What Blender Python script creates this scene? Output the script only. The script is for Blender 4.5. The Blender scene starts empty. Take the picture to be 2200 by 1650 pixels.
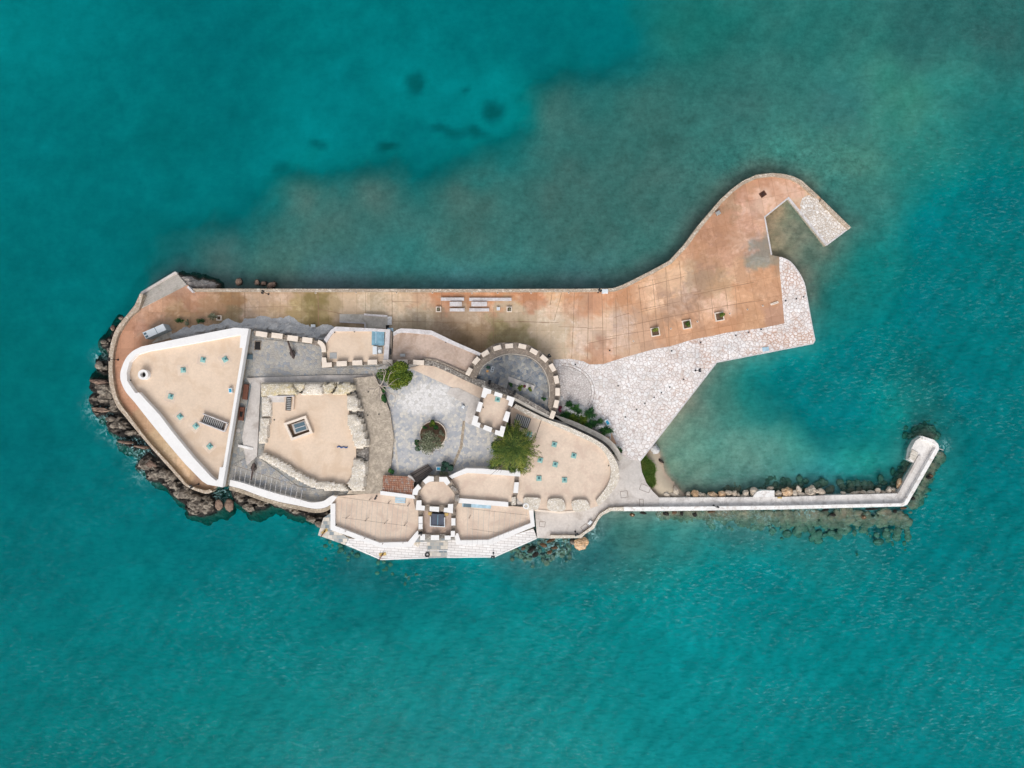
import bpy, bmesh, math, random
import numpy as np
from mathutils import Vector, noise, geometry
R = math.radians
S = bpy.context.scene
rnd = random.Random(7)

# ---------------------------------------------------------------- camera
H = 146.67            # metres above the water; 0.1 m per photo pixel at water level
cam = bpy.data.cameras.new("camera"); cam.lens = 24; cam.sensor_width = 36; cam.clip_end = 3000; cam.clip_start = 1
co = bpy.data.objects.new("camera", cam); S.collection.objects.link(co)
co.location = (0, 0, H); co.rotation_euler = (0, 0, 0); S.camera = co

# ---------------------------------------------------------------- sky, sun, exposure
SUN_EL, SUN_AZ = R(42), R(188)      # light comes from the bottom of the picture (-Y), veiled by cloud
w = bpy.data.worlds.new("World"); S.world = w; w.use_nodes = True
nt = w.node_tree; nt.nodes.clear()
sky = nt.nodes.new('ShaderNodeTexSky'); sky.sky_type = 'NISHITA'; sky.sun_disc = False
sky.sun_elevation = SUN_EL; sky.sun_rotation = SUN_AZ; sky.dust_density = 3.0; sky.air_density = 1.0
hs = nt.nodes.new('ShaderNodeHueSaturation'); hs.inputs['Saturation'].default_value = 0.32
bg = nt.nodes.new('ShaderNodeBackground'); bg.inputs['Strength'].default_value = 0.15
wo = nt.nodes.new('ShaderNodeOutputWorld')
nt.links.new(sky.outputs[0], hs.inputs['Color']); nt.links.new(hs.outputs[0], bg.inputs[0]); nt.links.new(bg.outputs[0], wo.inputs[0])
sl = bpy.data.lights.new("sun", 'SUN'); sl.energy = 1.15; sl.angle = R(34); sl.color = (1.0, 0.955, 0.90)
so = bpy.data.objects.new("sun", sl); S.collection.objects.link(so)
sd = Vector((math.sin(SUN_AZ) * math.cos(SUN_EL), math.cos(SUN_AZ) * math.cos(SUN_EL), math.sin(SUN_EL)))
so.rotation_euler = sd.to_track_quat('Z', 'Y').to_euler(); so.location = (0, 0, 200)
S.view_settings.view_transform = 'Standard'; S.view_settings.look = 'None'; S.view_settings.gamma = 1
S.view_settings.exposure = 0.32
S.cycles.transparent_max_bounces = 16; S.cycles.max_bounces = 6; S.cycles.volume_bounces = 0

# ---------------------------------------------------------------- helpers
def W(px, py, z=0.0):
    k = 0.1 * (H - z) / H
    return ((px - 1100) * k, -(py - 825) * k, z)
def lin(c):
    c = c / 255.0
    return c / 12.92 if c <= 0.04045 else ((c + 0.055) / 1.055) ** 2.4
KA = 0.86
def C(r, g, b, k=KA): return (lin(r) * k, lin(g) * k, lin(b) * k, 1)

def tag(o, label=None, cat=None, group=None, kind=None):
    if label: o['label'] = label
    if cat: o['category'] = cat
    if group: o['group'] = group
    if kind: o['kind'] = kind
    return o
def empty(name, loc, rz=0):
    o = bpy.data.objects.new(name, None); S.collection.objects.link(o)
    o.location = loc; o.rotation_euler = (0, 0, rz); o.empty_display_size = 0.5
    return o
def thing(name, px, py, z, label, cat, group=None, rz=0):
    return tag(empty(name, W(px, py, z), rz), label, cat, group)

class MB:
    """collects geometry in world metres; build() links it as one mesh object"""
    def __init__(s): s.v = []; s.f = []; s.m = []; s.cols = None
    def add(s, vs, fs, mi=0):
        o = len(s.v); s.v += [tuple(p) for p in vs]; s.f += [tuple(i + o for i in f) for f in fs]; s.m += [mi] * len(fs)
    def prism(s, poly, zt, zb, mt=0, ms=0, world=False, taper=0.0):
        P = [Vector(p if world else W(p[0], p[1], zt)) for p in poly]
        P = [Vector((p.x, p.y, zt)) for p in P]
        area = sum(P[i].x * P[(i + 1) % len(P)].y - P[(i + 1) % len(P)].x * P[i].y for i in range(len(P)))
        if area < 0: P.reverse()
        n = len(P)
        tris = geometry.tessellate_polygon([P])
        s.add(P, [t for t in tris], mt)
        k = len(s.f)
        for i in range(k - len(tris), k):
            a, b, c = (Vector(s.v[j]) for j in s.f[i])
            if (b - a).cross(c - a).z < 0: s.f[i] = tuple(reversed(s.f[i]))
        if zb is not None:
            cx = sum(p.x for p in P) / n; cy = sum(p.y for p in P) / n
            B = [Vector((p.x + (p.x - cx) * taper, p.y + (p.y - cy) * taper, zb)) for p in P]
            s.add(P + B, [(i, n + i, n + (i + 1) % n, (i + 1) % n) for i in range(n)], ms)
        return s
    def strip(s, line, width, zt, zb, mt=0, ms=0, side=0, closed=False):
        """wall along a pixel polyline; width in px; side -1/0/1"""
        n = len(line); L = [Vector(p) for p in line]; A = []; B = []
        for i in range(n):
            p = L[i]
            if closed: a = L[i - 1]; b = L[(i + 1) % n]
            else: a = L[max(i - 1, 0)]; b = L[min(i + 1, n - 1)]
            d1 = (p - a); d2 = (b - p)
            if d1.length < 1e-6: d1 = d2
            if d2.length < 1e-6: d2 = d1
            d1.normalize(); d2.normalize(); t = (d1 + d2).normalized(); nn = Vector((-t.y, t.x)); k = 1 / max(0.5, (nn.dot(Vector((-d1.y, d1.x)))))
            lo = {0: -0.5, 1: 0.0, -1: -1.0}[side]; hi = lo + 1
            A.append(p + nn * width * lo * k); B.append(p + nn * width * hi * k)
        rng = range(n if closed else n - 1)
        for i in rng:
            j = (i + 1) % n
            qa = [W(q.x, q.y, zt) for q in (A[i], A[j], B[j], B[i])]
            qb = [(q[0], q[1], zb) for q in qa]
            fs = [(3, 2, 1, 0), (0, 1, 5, 4), (2, 3, 7, 6)]
            if not closed and i == 0: fs.append((3, 0, 4, 7))
            if not closed and i == n - 2: fs.append((1, 2, 6, 5))
            s.add(qa + qb, fs[:1], mt); o = len(s.v) - 8
            for f in fs[1:]: s.f.append(tuple(o + k for k in f)); s.m.append(ms)
        return s
    def box(s, cx, cy, w, d, zt, zb, rz=0, mt=0, ms=0, bev=0.0):
        """px centre, sizes in px, rotation in degrees (image clockwise negative)"""
        a = R(rz); ca, sa = math.cos(a), math.sin(a)
        def q(u, v, z): 
            X, Y, _ = W(cx, cy, zt); k = 0.1 * (H - zt) / H
            return (X + (u * ca - v * sa) * k, Y + (u * sa + v * ca) * k, z)
        h = zt - zb
        if bev > 0:
            b = bev
            vs = [q(-w/2, -d/2, zb), q(w/2, -d/2, zb), q(w/2, d/2, zb), q(-w/2, d/2, zb)]
            z1 = zt - b * 0.1
            vs += [q(-w/2, -d/2, z1), q(w/2, -d/2, z1), q(w/2, d/2, z1), q(-w/2, d/2, z1)]
            vs += [q(-w/2+b, -d/2+b, zt), q(w/2-b, -d/2+b, zt), q(w/2-b, d/2-b, zt), q(-w/2+b, d/2-b, zt)]
            s.add(vs, [(0,1,5,4),(1,2,6,5),(2,3,7,6),(3,0,4,7)], ms)
            o = len(s.v) - 12
            for f in [(4,5,9,8),(5,6,10,9),(6,7,11,10),(7,4,8,11),(8,9,10,11)]:
                s.f.append(tuple(o + k for k in f)); s.m.append(mt)
        else:
            vs = [q(-w/2, -d/2, zb), q(w/2, -d/2, zb), q(w/2, d/2, zb), q(-w/2, d/2, zb), q(-w/2, -d/2, zt), q(w/2, -d/2, zt), q(w/2, d/2, zt), q(-w/2, d/2, zt)]
            s.add(vs, [(4,5,6,7)], mt); o = len(s.v) - 8
            for f in [(0,1,5,4),(1,2,6,5),(2,3,7,6),(3,0,4,7),(3,2,1,0)]:
                s.f.append(tuple(o + k for k in f)); s.m.append(ms)
        return s
    def tube(s, a, b, r0, r1=None, n=6, mi=0):
        r1 = r0 if r1 is None else r1
        a = Vector(a); b = Vector(b); d = (b - a)
        if d.length < 1e-6: return s
        d.normalize(); u = d.orthogonal().normalized(); v = d.cross(u)
        vs = [a + (u * math.cos(2*math.pi*i/n) + v * math.sin(2*math.pi*i/n)) * r0 for i in range(n)]
        vs += [b + (u * math.cos(2*math.pi*i/n) + v * math.sin(2*math.pi*i/n)) * r1 for i in range(n)]
        s.add(vs, [(i, (i+1) % n, n + (i+1) % n, n + i) for i in range(n)] + [tuple(range(n-1, -1, -1)), tuple(range(n, 2*n))], mi)
        return s
    def ring(s, cx, cy, ro, ri, zt, zb, n=32, mt=0, ms=0):
        A = [W(cx + ro*math.cos(2*math.pi*i/n), cy - ro*math.sin(2*math.pi*i/n), zt) for i in range(n)]
        B = [W(cx + ri*math.cos(2*math.pi*i/n), cy - ri*math.sin(2*math.pi*i/n), zt) for i in range(n)]
        A2 = [(p[0], p[1], zb) for p in A]; B2 = [(p[0], p[1], zb) for p in B]
        for i in range(n):
            j = (i + 1) % n
            s.add([A[i], A[j], B[j], B[i]], [(0, 1, 2, 3)], mt)
            s.add([A[i], A[j], A2[j], A2[i]], [(3, 2, 1, 0)], ms)
            s.add([B[i], B[j], B2[j], B2[i]], [(0, 1, 2, 3)], ms)
        return s
    def build(s, name, mats, parent=None, smooth=False, attr=None):
        if not isinstance(mats, (list, tuple)): mats = [mats]
        me = bpy.data.meshes.new(name)
        off = Vector((0, 0, 0)); ang = 0
        if parent:
            q = parent; mw = None
            off = q.location.copy(); ang = q.rotation_euler.z
            if q.parent: off = off + q.parent.location
        vs = [(x - off.x, y - off.y, z - off.z) for x, y, z in s.v]
        me.from_pydata(vs, [], s.f)
        for m in mats: me.materials.append(m)
        if len(mats) > 1: me.polygons.foreach_set('material_index', s.m)
        if smooth: me.polygons.foreach_set('use_smooth', [True] * len(s.f))
        if attr is not None:
            for nm, arr in attr.items():
                a = me.attributes.new(nm, 'FLOAT_COLOR', 'POINT'); a.data.foreach_set('color', np.asarray(arr, dtype=np.float32).ravel())
        me.update()
        o = bpy.data.objects.new(name, me); S.collection.objects.link(o)
        if parent: o.parent = parent
        return o

def crom(pts, k=5, closed=False):
    out = []; n = len(pts)
    for i in range(n if closed else n - 1):
        if closed: p = [pts[(i - 1) % n], pts[i], pts[(i + 1) % n], pts[(i + 2) % n]]
        else: p = [pts[max(i - 1, 0)], pts[i], pts[i + 1], pts[min(i + 2, n - 1)]]
        for j in range(k):
            t = j / k
            out.append(tuple(0.5 * ((2*p[1][d]) + (-p[0][d]+p[2][d])*t + (2*p[0][d]-5*p[1][d]+4*p[2][d]-p[3][d])*t*t + (-p[0][d]+3*p[1][d]-3*p[2][d]+p[3][d])*t**3) for d in (0, 1)))
    if not closed: out.append(tuple(pts[-1]))
    return out

# ---------------------------------------------------------------- materials
class NT:
    def __init__(s, name):
        s.m = bpy.data.materials.new(name); s.m.use_nodes = True; s.t = s.m.node_tree; s.n = s.t.nodes; s.n.clear()
        s.out = s.n.new('ShaderNodeOutputMaterial'); s.b = s.n.new('ShaderNodeBsdfPrincipled')
        s.t.links.new(s.b.outputs[0], s.out.inputs[0]); s.pos = s.n.new('ShaderNodeNewGeometry').outputs['Position']
    def L(s, a, b): s.t.links.new(a, b)
    def noise(s, scale, detail=4, rough=0.55, vec=None, dist=0.0):
        q = s.n.new('ShaderNodeTexNoise'); q.inputs['Scale'].default_value = scale; q.inputs['Detail'].default_value = detail
        q.inputs['Roughness'].default_value = rough; q.inputs['Distortion'].default_value = dist; s.L(vec or s.pos, q.inputs['Vector']); return q.outputs['Fac']
    def vor(s, scale, feat='F1', vec=None, rand=1.0):
        q = s.n.new('ShaderNodeTexVoronoi'); q.feature = feat; q.inputs['Scale'].default_value = scale; q.inputs['Randomness'].default_value = rand
        s.L(vec or s.pos, q.inputs['Vector']); return q
    def ramp(s, fac, stops, interp='LINEAR'):
        q = s.n.new('ShaderNodeValToRGB'); q.color_ramp.interpolation = interp; e = q.color_ramp.elements
        while len(e) < len(stops): e.new(0.5)
        for el, (p, c) in zip(e, stops):
            el.position = p; el.color = c if len(c) == 4 else (*c, 1)
        s.L(fac, q.inputs[0]); return q.outputs[0]
    def mix(s, fac, a, b, mode='MIX'):
        q = s.n.new('ShaderNodeMix'); q.data_type = 'RGBA'; q.blend_type = mode; q.clamp_factor = True
        for inp, v in ((q.inputs[0], fac), (q.inputs[6], a), (q.inputs[7], b)):
            if hasattr(v, 'links'): s.L(v, inp)
            else: inp.default_value = v
        return q.outputs[2]
    def math(s, op, a, b=0.0):
        q = s.n.new('ShaderNodeMath'); q.operation = op
        for inp, v in ((q.inputs[0], a), (q.inputs[1], b)):
            if hasattr(v, 'links'): s.L(v, inp)
            else: inp.default_value = v
        return q.outputs[0]
    def mapping(s, rz=0, scale=(1, 1, 1), loc=(0, 0, 0)):
        q = s.n.new('ShaderNodeMapping'); q.inputs['Rotation'].default_value = (0, 0, R(rz)); q.inputs['Scale'].default_value = scale; q.inputs['Location'].default_value = loc
        s.L(s.pos, q.inputs['Vector']); return q.outputs[0]
    def brick(s, vec, w_, h_, mortar, offset=0.5):
        q = s.n.new('ShaderNodeTexBrick'); q.offset = offset; q.inputs['Scale'].default_value = 1; q.inputs['Brick Width'].default_value = w_; q.inputs['Row Height'].default_value = h_
        q.inputs['Mortar Size'].default_value = mortar; q.inputs['Mortar Smooth'].default_value = 0.3; s.L(vec, q.inputs['Vector']); return q
    def bump(s, h, strength=0.3, dist=0.05):
        q = s.n.new('ShaderNodeBump'); q.inputs['Strength'].default_value = strength; q.inputs['Distance'].default_value = dist; s.L(h, q.inputs['Height']); s.L(q.outputs[0], s.b.inputs['Normal'])
    def attr(s, name):
        q = s.n.new('ShaderNodeAttribute'); q.attribute_name = name; return q
    def fin(s, col, rough=0.85, spec=0.3, metal=0.0):
        if hasattr(col, 'links'): s.L(col, s.b.inputs['Base Color'])
        else: s.b.inputs['Base Color'].default_value = col
        if hasattr(rough, 'links'): s.L(rough, s.b.inputs['Roughness'])
        else: s.b.inputs['Roughness'].default_value = rough
        s.b.inputs['Specular IOR Level'].default_value = spec; s.b.inputs['Metallic'].default_value = metal
        return s.m
def mul(c, k): return (c[0]*k, c[1]*k, c[2]*k, 1)

def plaster(name, c, var=0.12, scale=0.35, stain=None, rough=0.85, speck=0.06, lines=None):
    s = NT(name)
    a = s.ramp(s.noise(scale, 6, 0.62), [(0.38, mul(c, 1 - var)), (0.62, mul(c, 1 + var * 0.7))])
    b = s.ramp(s.noise(2.2, 5, 0.75), [(0.36, (1-speck*2.4,)*3), (0.64, (1+speck*0.9,)*3)])
    col = s.mix(1.0, a, b, 'MULTIPLY')
    if stain:
        f = s.ramp(s.noise(scale * 1.7, 7, 0.68, dist=0.6), [(0.49, (0, 0, 0)), (0.62, (1, 1, 1))])
        col = s.mix(s.math('MULTIPLY', f, 0.6), col, stain)
    if lines:
        bw, bh, rz, k = lines
        br = s.brick(s.mapping(rz), bw, bh, 0.035, 0.5)
        f = s.math('MULTIPLY', br.outputs['Fac'], s.math('MULTIPLY', s.ramp(s.noise(0.4, 2), [(0.35, (0, 0, 0)), (0.6, (1, 1, 1))]), 0.6))
        col = s.mix(f, col, mul(c, k))
    s.bump(s.noise(3, 5), 0.15, 0.03)
    return s.fin(col, rough)

def rubble(name, stones, joint, scale=2.2, edge=0.09, moss=None, bump=0.8, big=0.35, rust=False):
    s = NT(name)
    wv = s.n.new('ShaderNodeVectorMath'); wv.operation = 'ADD'
    nn = s.n.new('ShaderNodeTexNoise'); nn.inputs['Scale'].default_value = 1.5; s.L(s.pos, nn.inputs['Vector'])
    sc = s.n.new('ShaderNodeVectorMath'); sc.operation = 'SCALE'; sc.inputs['Scale'].default_value = 0.35; s.L(nn.outputs['Color'], sc.inputs[0])
    s.L(s.pos, wv.inputs[0]); s.L(sc.outputs[0], wv.inputs[1])
    v1 = s.vor(scale, 'F1', wv.outputs[0]); v2 = s.vor(scale, 'DISTANCE_TO_EDGE', wv.outputs[0])
    sep = s.n.new('ShaderNodeSeparateColor'); s.L(v1.outputs['Color'], sep.inputs[0])
    st = s.ramp(sep.outputs[0], [(i / max(1, len(stones) - 1), c) for i, c in enumerate(stones)])
    st = s.mix(1.0, st, s.ramp(s.noise(big, 4), [(0.3, (0.82,)*3), (0.7, (1.08,)*3)]), 'MULTIPLY')
    e = s.ramp(v2.outputs['Distance'], [(0.0, (1, 1, 1)), (edge, (0, 0, 0))])
    col = s.mix(e, st, joint)
    if moss:
        f = s.ramp(s.noise(0.8, 6, 0.7), [(0.48, (0, 0, 0)), (0.66, (1, 1, 1))])
        col = s.mix(s.math('MULTIPLY', f, 0.6), col, moss)
    if rust:   # iron-red soil washed into the joints at the eastern end
        f = s.ramp(s.noise(0.16, 7, 0.7), [(0.45, (0, 0, 0)), (0.62, (1, 1, 1))]); sx = s.n.new('ShaderNodeSeparateXYZ'); s.L(s.pos, sx.inputs[0])
        e2 = s.ramp(v2.outputs['Distance'], [(0.02, (1, 1, 1)), (0.2, (0.25,)*3)])
        gx_ = s.ramp(s.math('MULTIPLY', sx.outputs[0], 0.015), [(0.38, (0, 0, 0)), (0.6, (1, 1, 1))])
        col = s.mix(s.math('MULTIPLY', s.math('MULTIPLY', f, e2), s.math('MULTIPLY', gx_, 0.65)), col, C(196, 136, 96))
    s.bump(s.ramp(v2.outputs['Distance'], [(0.0, (0, 0, 0)), (edge * 2, (1, 1, 1))]), bump, 0.06)
    return s.fin(col, 0.9)

M = {}
M['white'] = plaster('white_limewash', C(246, 244, 242), 0.02, 0.5, speck=0.012, stain=C(238, 235, 232))
M['white_dull'] = plaster('weathered_limewash', C(224, 219, 219), 0.08, 0.5, stain=C(190, 180, 175))
M['cream'] = plaster('cream_coping', C(243, 228, 212), 0.05, 0.8, speck=0.03)
M['terrace'] = plaster('terrace_screed', C(232, 209, 186), 0.07, 0.12, speck=0.03, stain=C(216, 188, 160), lines=(9.5, 6.2, 8, 0.88))
M['terrace_pink'] = plaster('pink_terrace_screed', C(233, 212, 192), 0.08, 0.2, speck=0.04, stain=C(212, 186, 168), lines=(7.5, 5, -4, 0.86))
M['terrace_worn'] = plaster('worn_terrace_screed', C(203, 181, 166), 0.12, 0.16, speck=0.06, stain=C(163, 136, 114), lines=(4.5, 6, 0, 0.9))
M['concrete'] = plaster('grey_concrete', C(218, 211, 205), 0.1, 0.15, speck=0.05, stain=C(170, 158, 148), lines=(6, 3.4, 0, 0.75))
M['concrete_light'] = plaster('pale_concrete', C(240, 235, 230), 0.12, 0.3, speck=0.05, stain=C(176, 170, 164), lines=(3.3, 30, 0, 0.7))
M['concrete_cap'] = plaster('parapet_concrete', C(252, 250, 247), 0.08, 0.5, speck=0.04, stain=C(196, 184, 174), lines=(2.2, 30, 0, 0.7))
M['steps'] = plaster('step_concrete', C(222, 214, 202), 0.1, 0.4, speck=0.05, stain=C(176, 166, 150))
M['old_roof'] = plaster('weathered_mortar_roof', C(202, 188, 170), 0.14, 0.5, speck=0.16, stain=C(160, 148, 134))
M['masonry'] = rubble('castle_masonry', [C(190, 175, 155), C(165, 150, 132), C(205, 192, 172)], C(150, 138, 122), 1.6, 0.06)
M['wallwalk'] = rubble('wall_walk_stone', [C(172, 158, 145), C(150, 138, 126), C(186, 172, 156)], C(140, 128, 118), 2.6, 0.08)
M['rubble'] = rubble('pale_rubble', [C(244, 236, 222), C(232, 221, 204), C(252, 246, 238), C(216, 204, 186)], C(186, 172, 152), 3.4, 0.11, bump=0.45)
M['rubble_moss'] = rubble('lichened_rubble', [C(240, 230, 210), C(226, 214, 190), C(248, 242, 232), C(208, 194, 168)], C(180, 164, 134), 3.0, 0.11, moss=C(206, 184, 118), bump=0.45)
M['rubble_grey'] = rubble('grey_rubble', [C(175, 168, 160), C(140, 134, 128), C(205, 198, 188), C(110, 104, 100)], C(118, 108, 100), 2.8, 0.12)
M['sea_wall'] = rubble('sea_wall_coping', [C(212, 196, 178), C(190, 172, 152), C(226, 214, 198)], C(170, 148, 126), 1.8, 0.08)
M['slate'] = rubble('blue_slate_paving', [C(140, 146, 154), C(168, 172, 175), C(118, 130, 145), C(190, 188, 180), C(156, 156, 156)], C(168, 164, 158), 1.6, 0.06)
M['slate_tan'] = rubble('mixed_slate_paving', [C(176, 176, 176), C(190, 184, 174), C(160, 166, 174), C(198, 192, 182), C(180, 176, 170)], C(178, 172, 164), 1.7, 0.06)
M['ward'] = rubble('grey_ward_paving', [C(172, 172, 168), C(186, 182, 174), C(156, 162, 166), C(196, 188, 174)], C(168, 164, 158), 1.3, 0.04)
M['plaza'] = rubble('white_crazy_paving', [C(248, 243, 241), C(242, 233, 229), C(252, 249, 248), C(234, 223, 216)], C(188, 170, 162), 1.35, 0.075, rust=True)
M['plaza_small'] = rubble('small_crazy_paving', [C(236, 230, 226), C(224, 214, 210), C(244, 238, 235)], C(172, 160, 154), 2.3, 0.09)
M['cobble'] = rubble('round_cobbles', [C(240, 234, 228), C(222, 212, 202), C(252, 248, 244), C(214, 202, 190)], C(190, 168, 146), 1.7, 0.10)

def court_mat():
    s = NT('courtyard_paving')
    v1 = s.vor(1.7, 'F1'); v2 = s.vor(1.7, 'DISTANCE_TO_EDGE')
    sep = s.n.new('ShaderNodeSeparateColor'); s.L(v1.outputs['Color'], sep.inputs[0])
    blue = s.ramp(sep.outputs[0], [(0, C(170, 175, 183)), (0.4, C(192, 192, 194)), (0.75, C(210, 206, 198)), (1, C(220, 214, 204))])
    white = s.ramp(sep.outputs[1], [(0, C(228, 225, 222)), (0.5, C(240, 237, 235)), (1, C(208, 204, 198))])
    mp_ = s.mapping(0, loc=(0, 0, 0)); q_ = s.n.new('ShaderNodeVectorMath'); q_.operation = 'SUBTRACT'; s.L(mp_, q_.inputs[0]); q_.inputs[1].default_value = (W(918, 858, 3.8)[0], W(918, 858, 3.8)[1], 3.8)
    r_ = s.n.new('ShaderNodeMapping'); r_.inputs['Rotation'].default_value = (0, 0, R(42)); r_.inputs['Scale'].default_value = (0.13, 0.24, 0); s.L(q_.outputs[0], r_.inputs['Vector'])
    l_ = s.n.new('ShaderNodeVectorMath'); l_.operation = 'LENGTH'; s.L(r_.outputs[0], l_.inputs[0])
    f = s.ramp(s.math('ADD', s.math('MULTIPLY', l_.outputs['Value'], 0.5), s.math('MULTIPLY', s.noise(0.25, 6, 0.7), 0.5)), [(0.56, (0, 0, 0)), (0.72, (1, 1, 1))])
    col = s.mix(f, white, blue)
    col = s.mix(s.ramp(v2.outputs['Distance'], [(0.0, (0.55,)*3), (0.06, (0, 0, 0))]), col, C(160, 158, 160))
    return s.fin(col, 0.8)
M['court'] = court_mat()

def marble_steps():
    s = NT('white_block_paving')
    out = []
    br = s.brick(s.mapping(4), 1.5, 0.55, 0.045, 0.5)
    br.inputs['Color1'].default_value = C(240, 238, 237); br.inputs['Color2'].default_value = C(226, 222, 220); br.inputs['Mortar'].default_value = C(178, 172, 170)
    col = s.mix(1.0, br.outputs['Color'], s.ramp(s.noise(0.8, 4), [(0.3, (0.9,)*3), (0.7, (1.04,)*3)]), 'MULTIPLY')
    return s.fin(col, 0.7)
M['blocks'] = marble_steps()
def slabs():
    s = NT('mixed_stone_slabs')
    br = s.brick(s.mapping(0), 0.95, 0.75, 0.04, 0.4)
    br.inputs['Color1'].default_value = C(222, 214, 202); br.inputs['Color2'].default_value = C(96, 122, 138); br.inputs['Mortar'].default_value = C(190, 180, 168)
    br.inputs['Bias'].default_value = -0.15
    return s.fin(br.outputs['Color'], 0.75)
M['slabs'] = slabs()

def quay_mat():
    s = NT('quay_concrete')
    base = s.attr('Col').outputs['Color']
    sx = s.n.new('ShaderNodeSeparateXYZ'); s.L(s.pos, sx.inputs[0])
    # slab-scale tone changes, each slab its own tone
    b1 = s.brick(s.mapping(0, loc=(0.6, 0.3, 0)), 2.95, 3.9, 0.03, 0.0)
    b2 = s.brick(s.mapping(-11, loc=(0.2, 0.8, 0)), 2.85, 4.2, 0.05, 0.0)
    for b in (b1, b2):
        b.inputs['Color1'].default_value = (0.88, 0.88, 0.88, 1); b.inputs['Color2'].default_value = (1.10, 1.10, 1.10, 1); b.inputs['Mortar'].default_value = (0.76, 0.70, 0.64, 1)
    sel = s.math('GREATER_THAN', sx.outputs[0], 21.5)
    slab = s.mix(sel, b1.outputs['Color'], b2.outputs['Color'])
    wash = s.attr('Wash').outputs['Fac']
    slabk = s.mix(s.math('MULTIPLY', wash, 0.75), slab, (1, 1, 1, 1))
    col = s.mix(1.0, base, slabk, 'MULTIPLY')
    # bleached worn patches with ragged outlines, and rusty / damp stains
    f1 = s.math('MULTIPLY', s.ramp(s.noise(0.16, 9, 0.70, dist=0.4), [(0.50, (0, 0, 0)), (0.54, (1, 1, 1))]), s.ramp(s.noise(1.1, 6, 0.7), [(0.42, (0.25,)*3), (0.56, (1, 1, 1))]))
    col = s.mix(s.math('MULTIPLY', f1, 0.62), col, s.mix(1.0, col, (1.32, 1.42, 1.55, 1), 'MULTIPLY'))
    f2 = s.ramp(s.noise(0.13, 7, 0.66, vec=s.mapping(0, loc=(31, 7, 3)), dist=0.5), [(0.54, (0, 0, 0)), (0.66, (1, 1, 1))])
    col = s.mix(s.math('MULTIPLY', f2, 0.8), col, s.mix(1.0, col, (0.80, 0.78, 0.80, 1), 'MULTIPLY'))
    f3 = s.ramp(s.noise(1.6, 8, 0.75, vec=s.mapping(0, loc=(5, 71, 3))), [(0.50, (0, 0, 0)), (0.7, (1, 1, 1))])
    col = s.mix(s.math('MULTIPLY', f3, 0.6), col, s.mix(1.0, col, (0.66, 0.66, 0.66, 1), 'MULTIPLY'))
    f4 = s.ramp(s.noise(0.6, 8, 0.7, vec=s.mapping(0, scale=(1, .4, 1), loc=(5, 3, 3))), [(0.52, (0, 0, 0)), (0.62, (1, 1, 1))])
    col = s.mix(s.math('MULTIPLY', f4, 0.35), col, s.mix(1.0, col, (1.12, 1.16, 1.2, 1), 'MULTIPLY'))
    s.bump(s.noise(2.5, 5), 0.2, 0.03)
    return s.fin(col, s.ramp(f2, [(0, (0.9,)*3), (1, (0.55,)*3)]), 0.35)
M['quay'] = quay_mat()

def rock_mat(name, cols, dark, wet=True, scale=0.9, wetz=0.55):
    s = NT(name)
    col = s.ramp(s.noise(scale, 8, 0.7, dist=0.7), [(0.28, cols[0]), (0.45, cols[1]), (0.6, cols[2]), (0.75, cols[1])])
    cr = s.vor(1.4, 'DISTANCE_TO_EDGE')
    f = s.ramp(cr.outputs['Distance'], [(0.0, (1, 1, 1)), (0.05, (0, 0, 0))])
    col = s.mix(s.math('MULTIPLY', f, s.ramp(s.noise(0.9, 3), [(0.45, (0, 0, 0)), (0.6, (0.8,)*3)])), col, dark)
    if wet:      # the tide line keeps the foot of the rocks dark and weedy
        sx = s.n.new('ShaderNodeSeparateXYZ'); s.L(s.pos, sx.inputs[0])
        zz = s.math('ADD', sx.outputs[2], s.math('MULTIPLY', s.noise(0.8, 6, 0.7), -0.9))
        g = s.ramp(zz, [(0.0, (1, 1, 1)), (max(0.01, wetz - 0.3), (0, 0, 0))])
        col = s.mix(g, col, dark)
        g2 = s.ramp(s.math('MULTIPLY', sx.outputs[2], -1.0), [(0.35, (0, 0, 0)), (1.0, (1, 1, 1))])
        col = s.mix(g2, col, C(108, 94, 82))
    s.bump(s.noise(1.6, 8, 0.7), 0.9, 0.25)
    return s.fin(col, 0.85)
M['rock'] = rock_mat('shore_rock', [C(66, 59, 54), C(112, 102, 92), C(164, 154, 140)], C(38, 35, 32))
M['rock_grey'] = rock_mat('grey_bedrock', [C(184, 184, 186), C(204, 204, 204), C(222, 220, 218)], C(150, 148, 146), wet=False)
M['rock_slab'] = rock_mat('brown_grey_bedrock', [C(130, 118, 108), C(158, 150, 145), C(175, 168, 162)], C(88, 78, 68), wetz=0.31)
M['boulder'] = rock_mat('pale_boulder', [C(172, 152, 130), C(202, 186, 166), C(220, 208, 192)], C(96, 84, 70), scale=0.7, wetz=0.32)
M['boulder_warm'] = rock_mat('ochre_boulder', [C(190, 146, 104), C(212, 176, 138), C(222, 196, 166)], C(100, 78, 58), scale=0.7, wetz=0.32)
M['boulder_dark'] = rock_mat('dark_boulder', [C(96, 80, 72), C(130, 108, 96), C(158, 134, 116)], C(50, 42, 38), scale=0.8)
M['sunk'] = plaster('sunken_stone', C(186, 146, 124), 0.2, 0.6, stain=C(150, 122, 108))
M['soil'] = plaster('planter_soil', C(120, 96, 76), 0.3, 0.9, stain=C(90, 76, 54))
M['sand'] = plaster('beach_sand', C(186, 170, 148), 0.12, 0.25, speck=0.05, stain=C(160, 142, 118))

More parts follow.
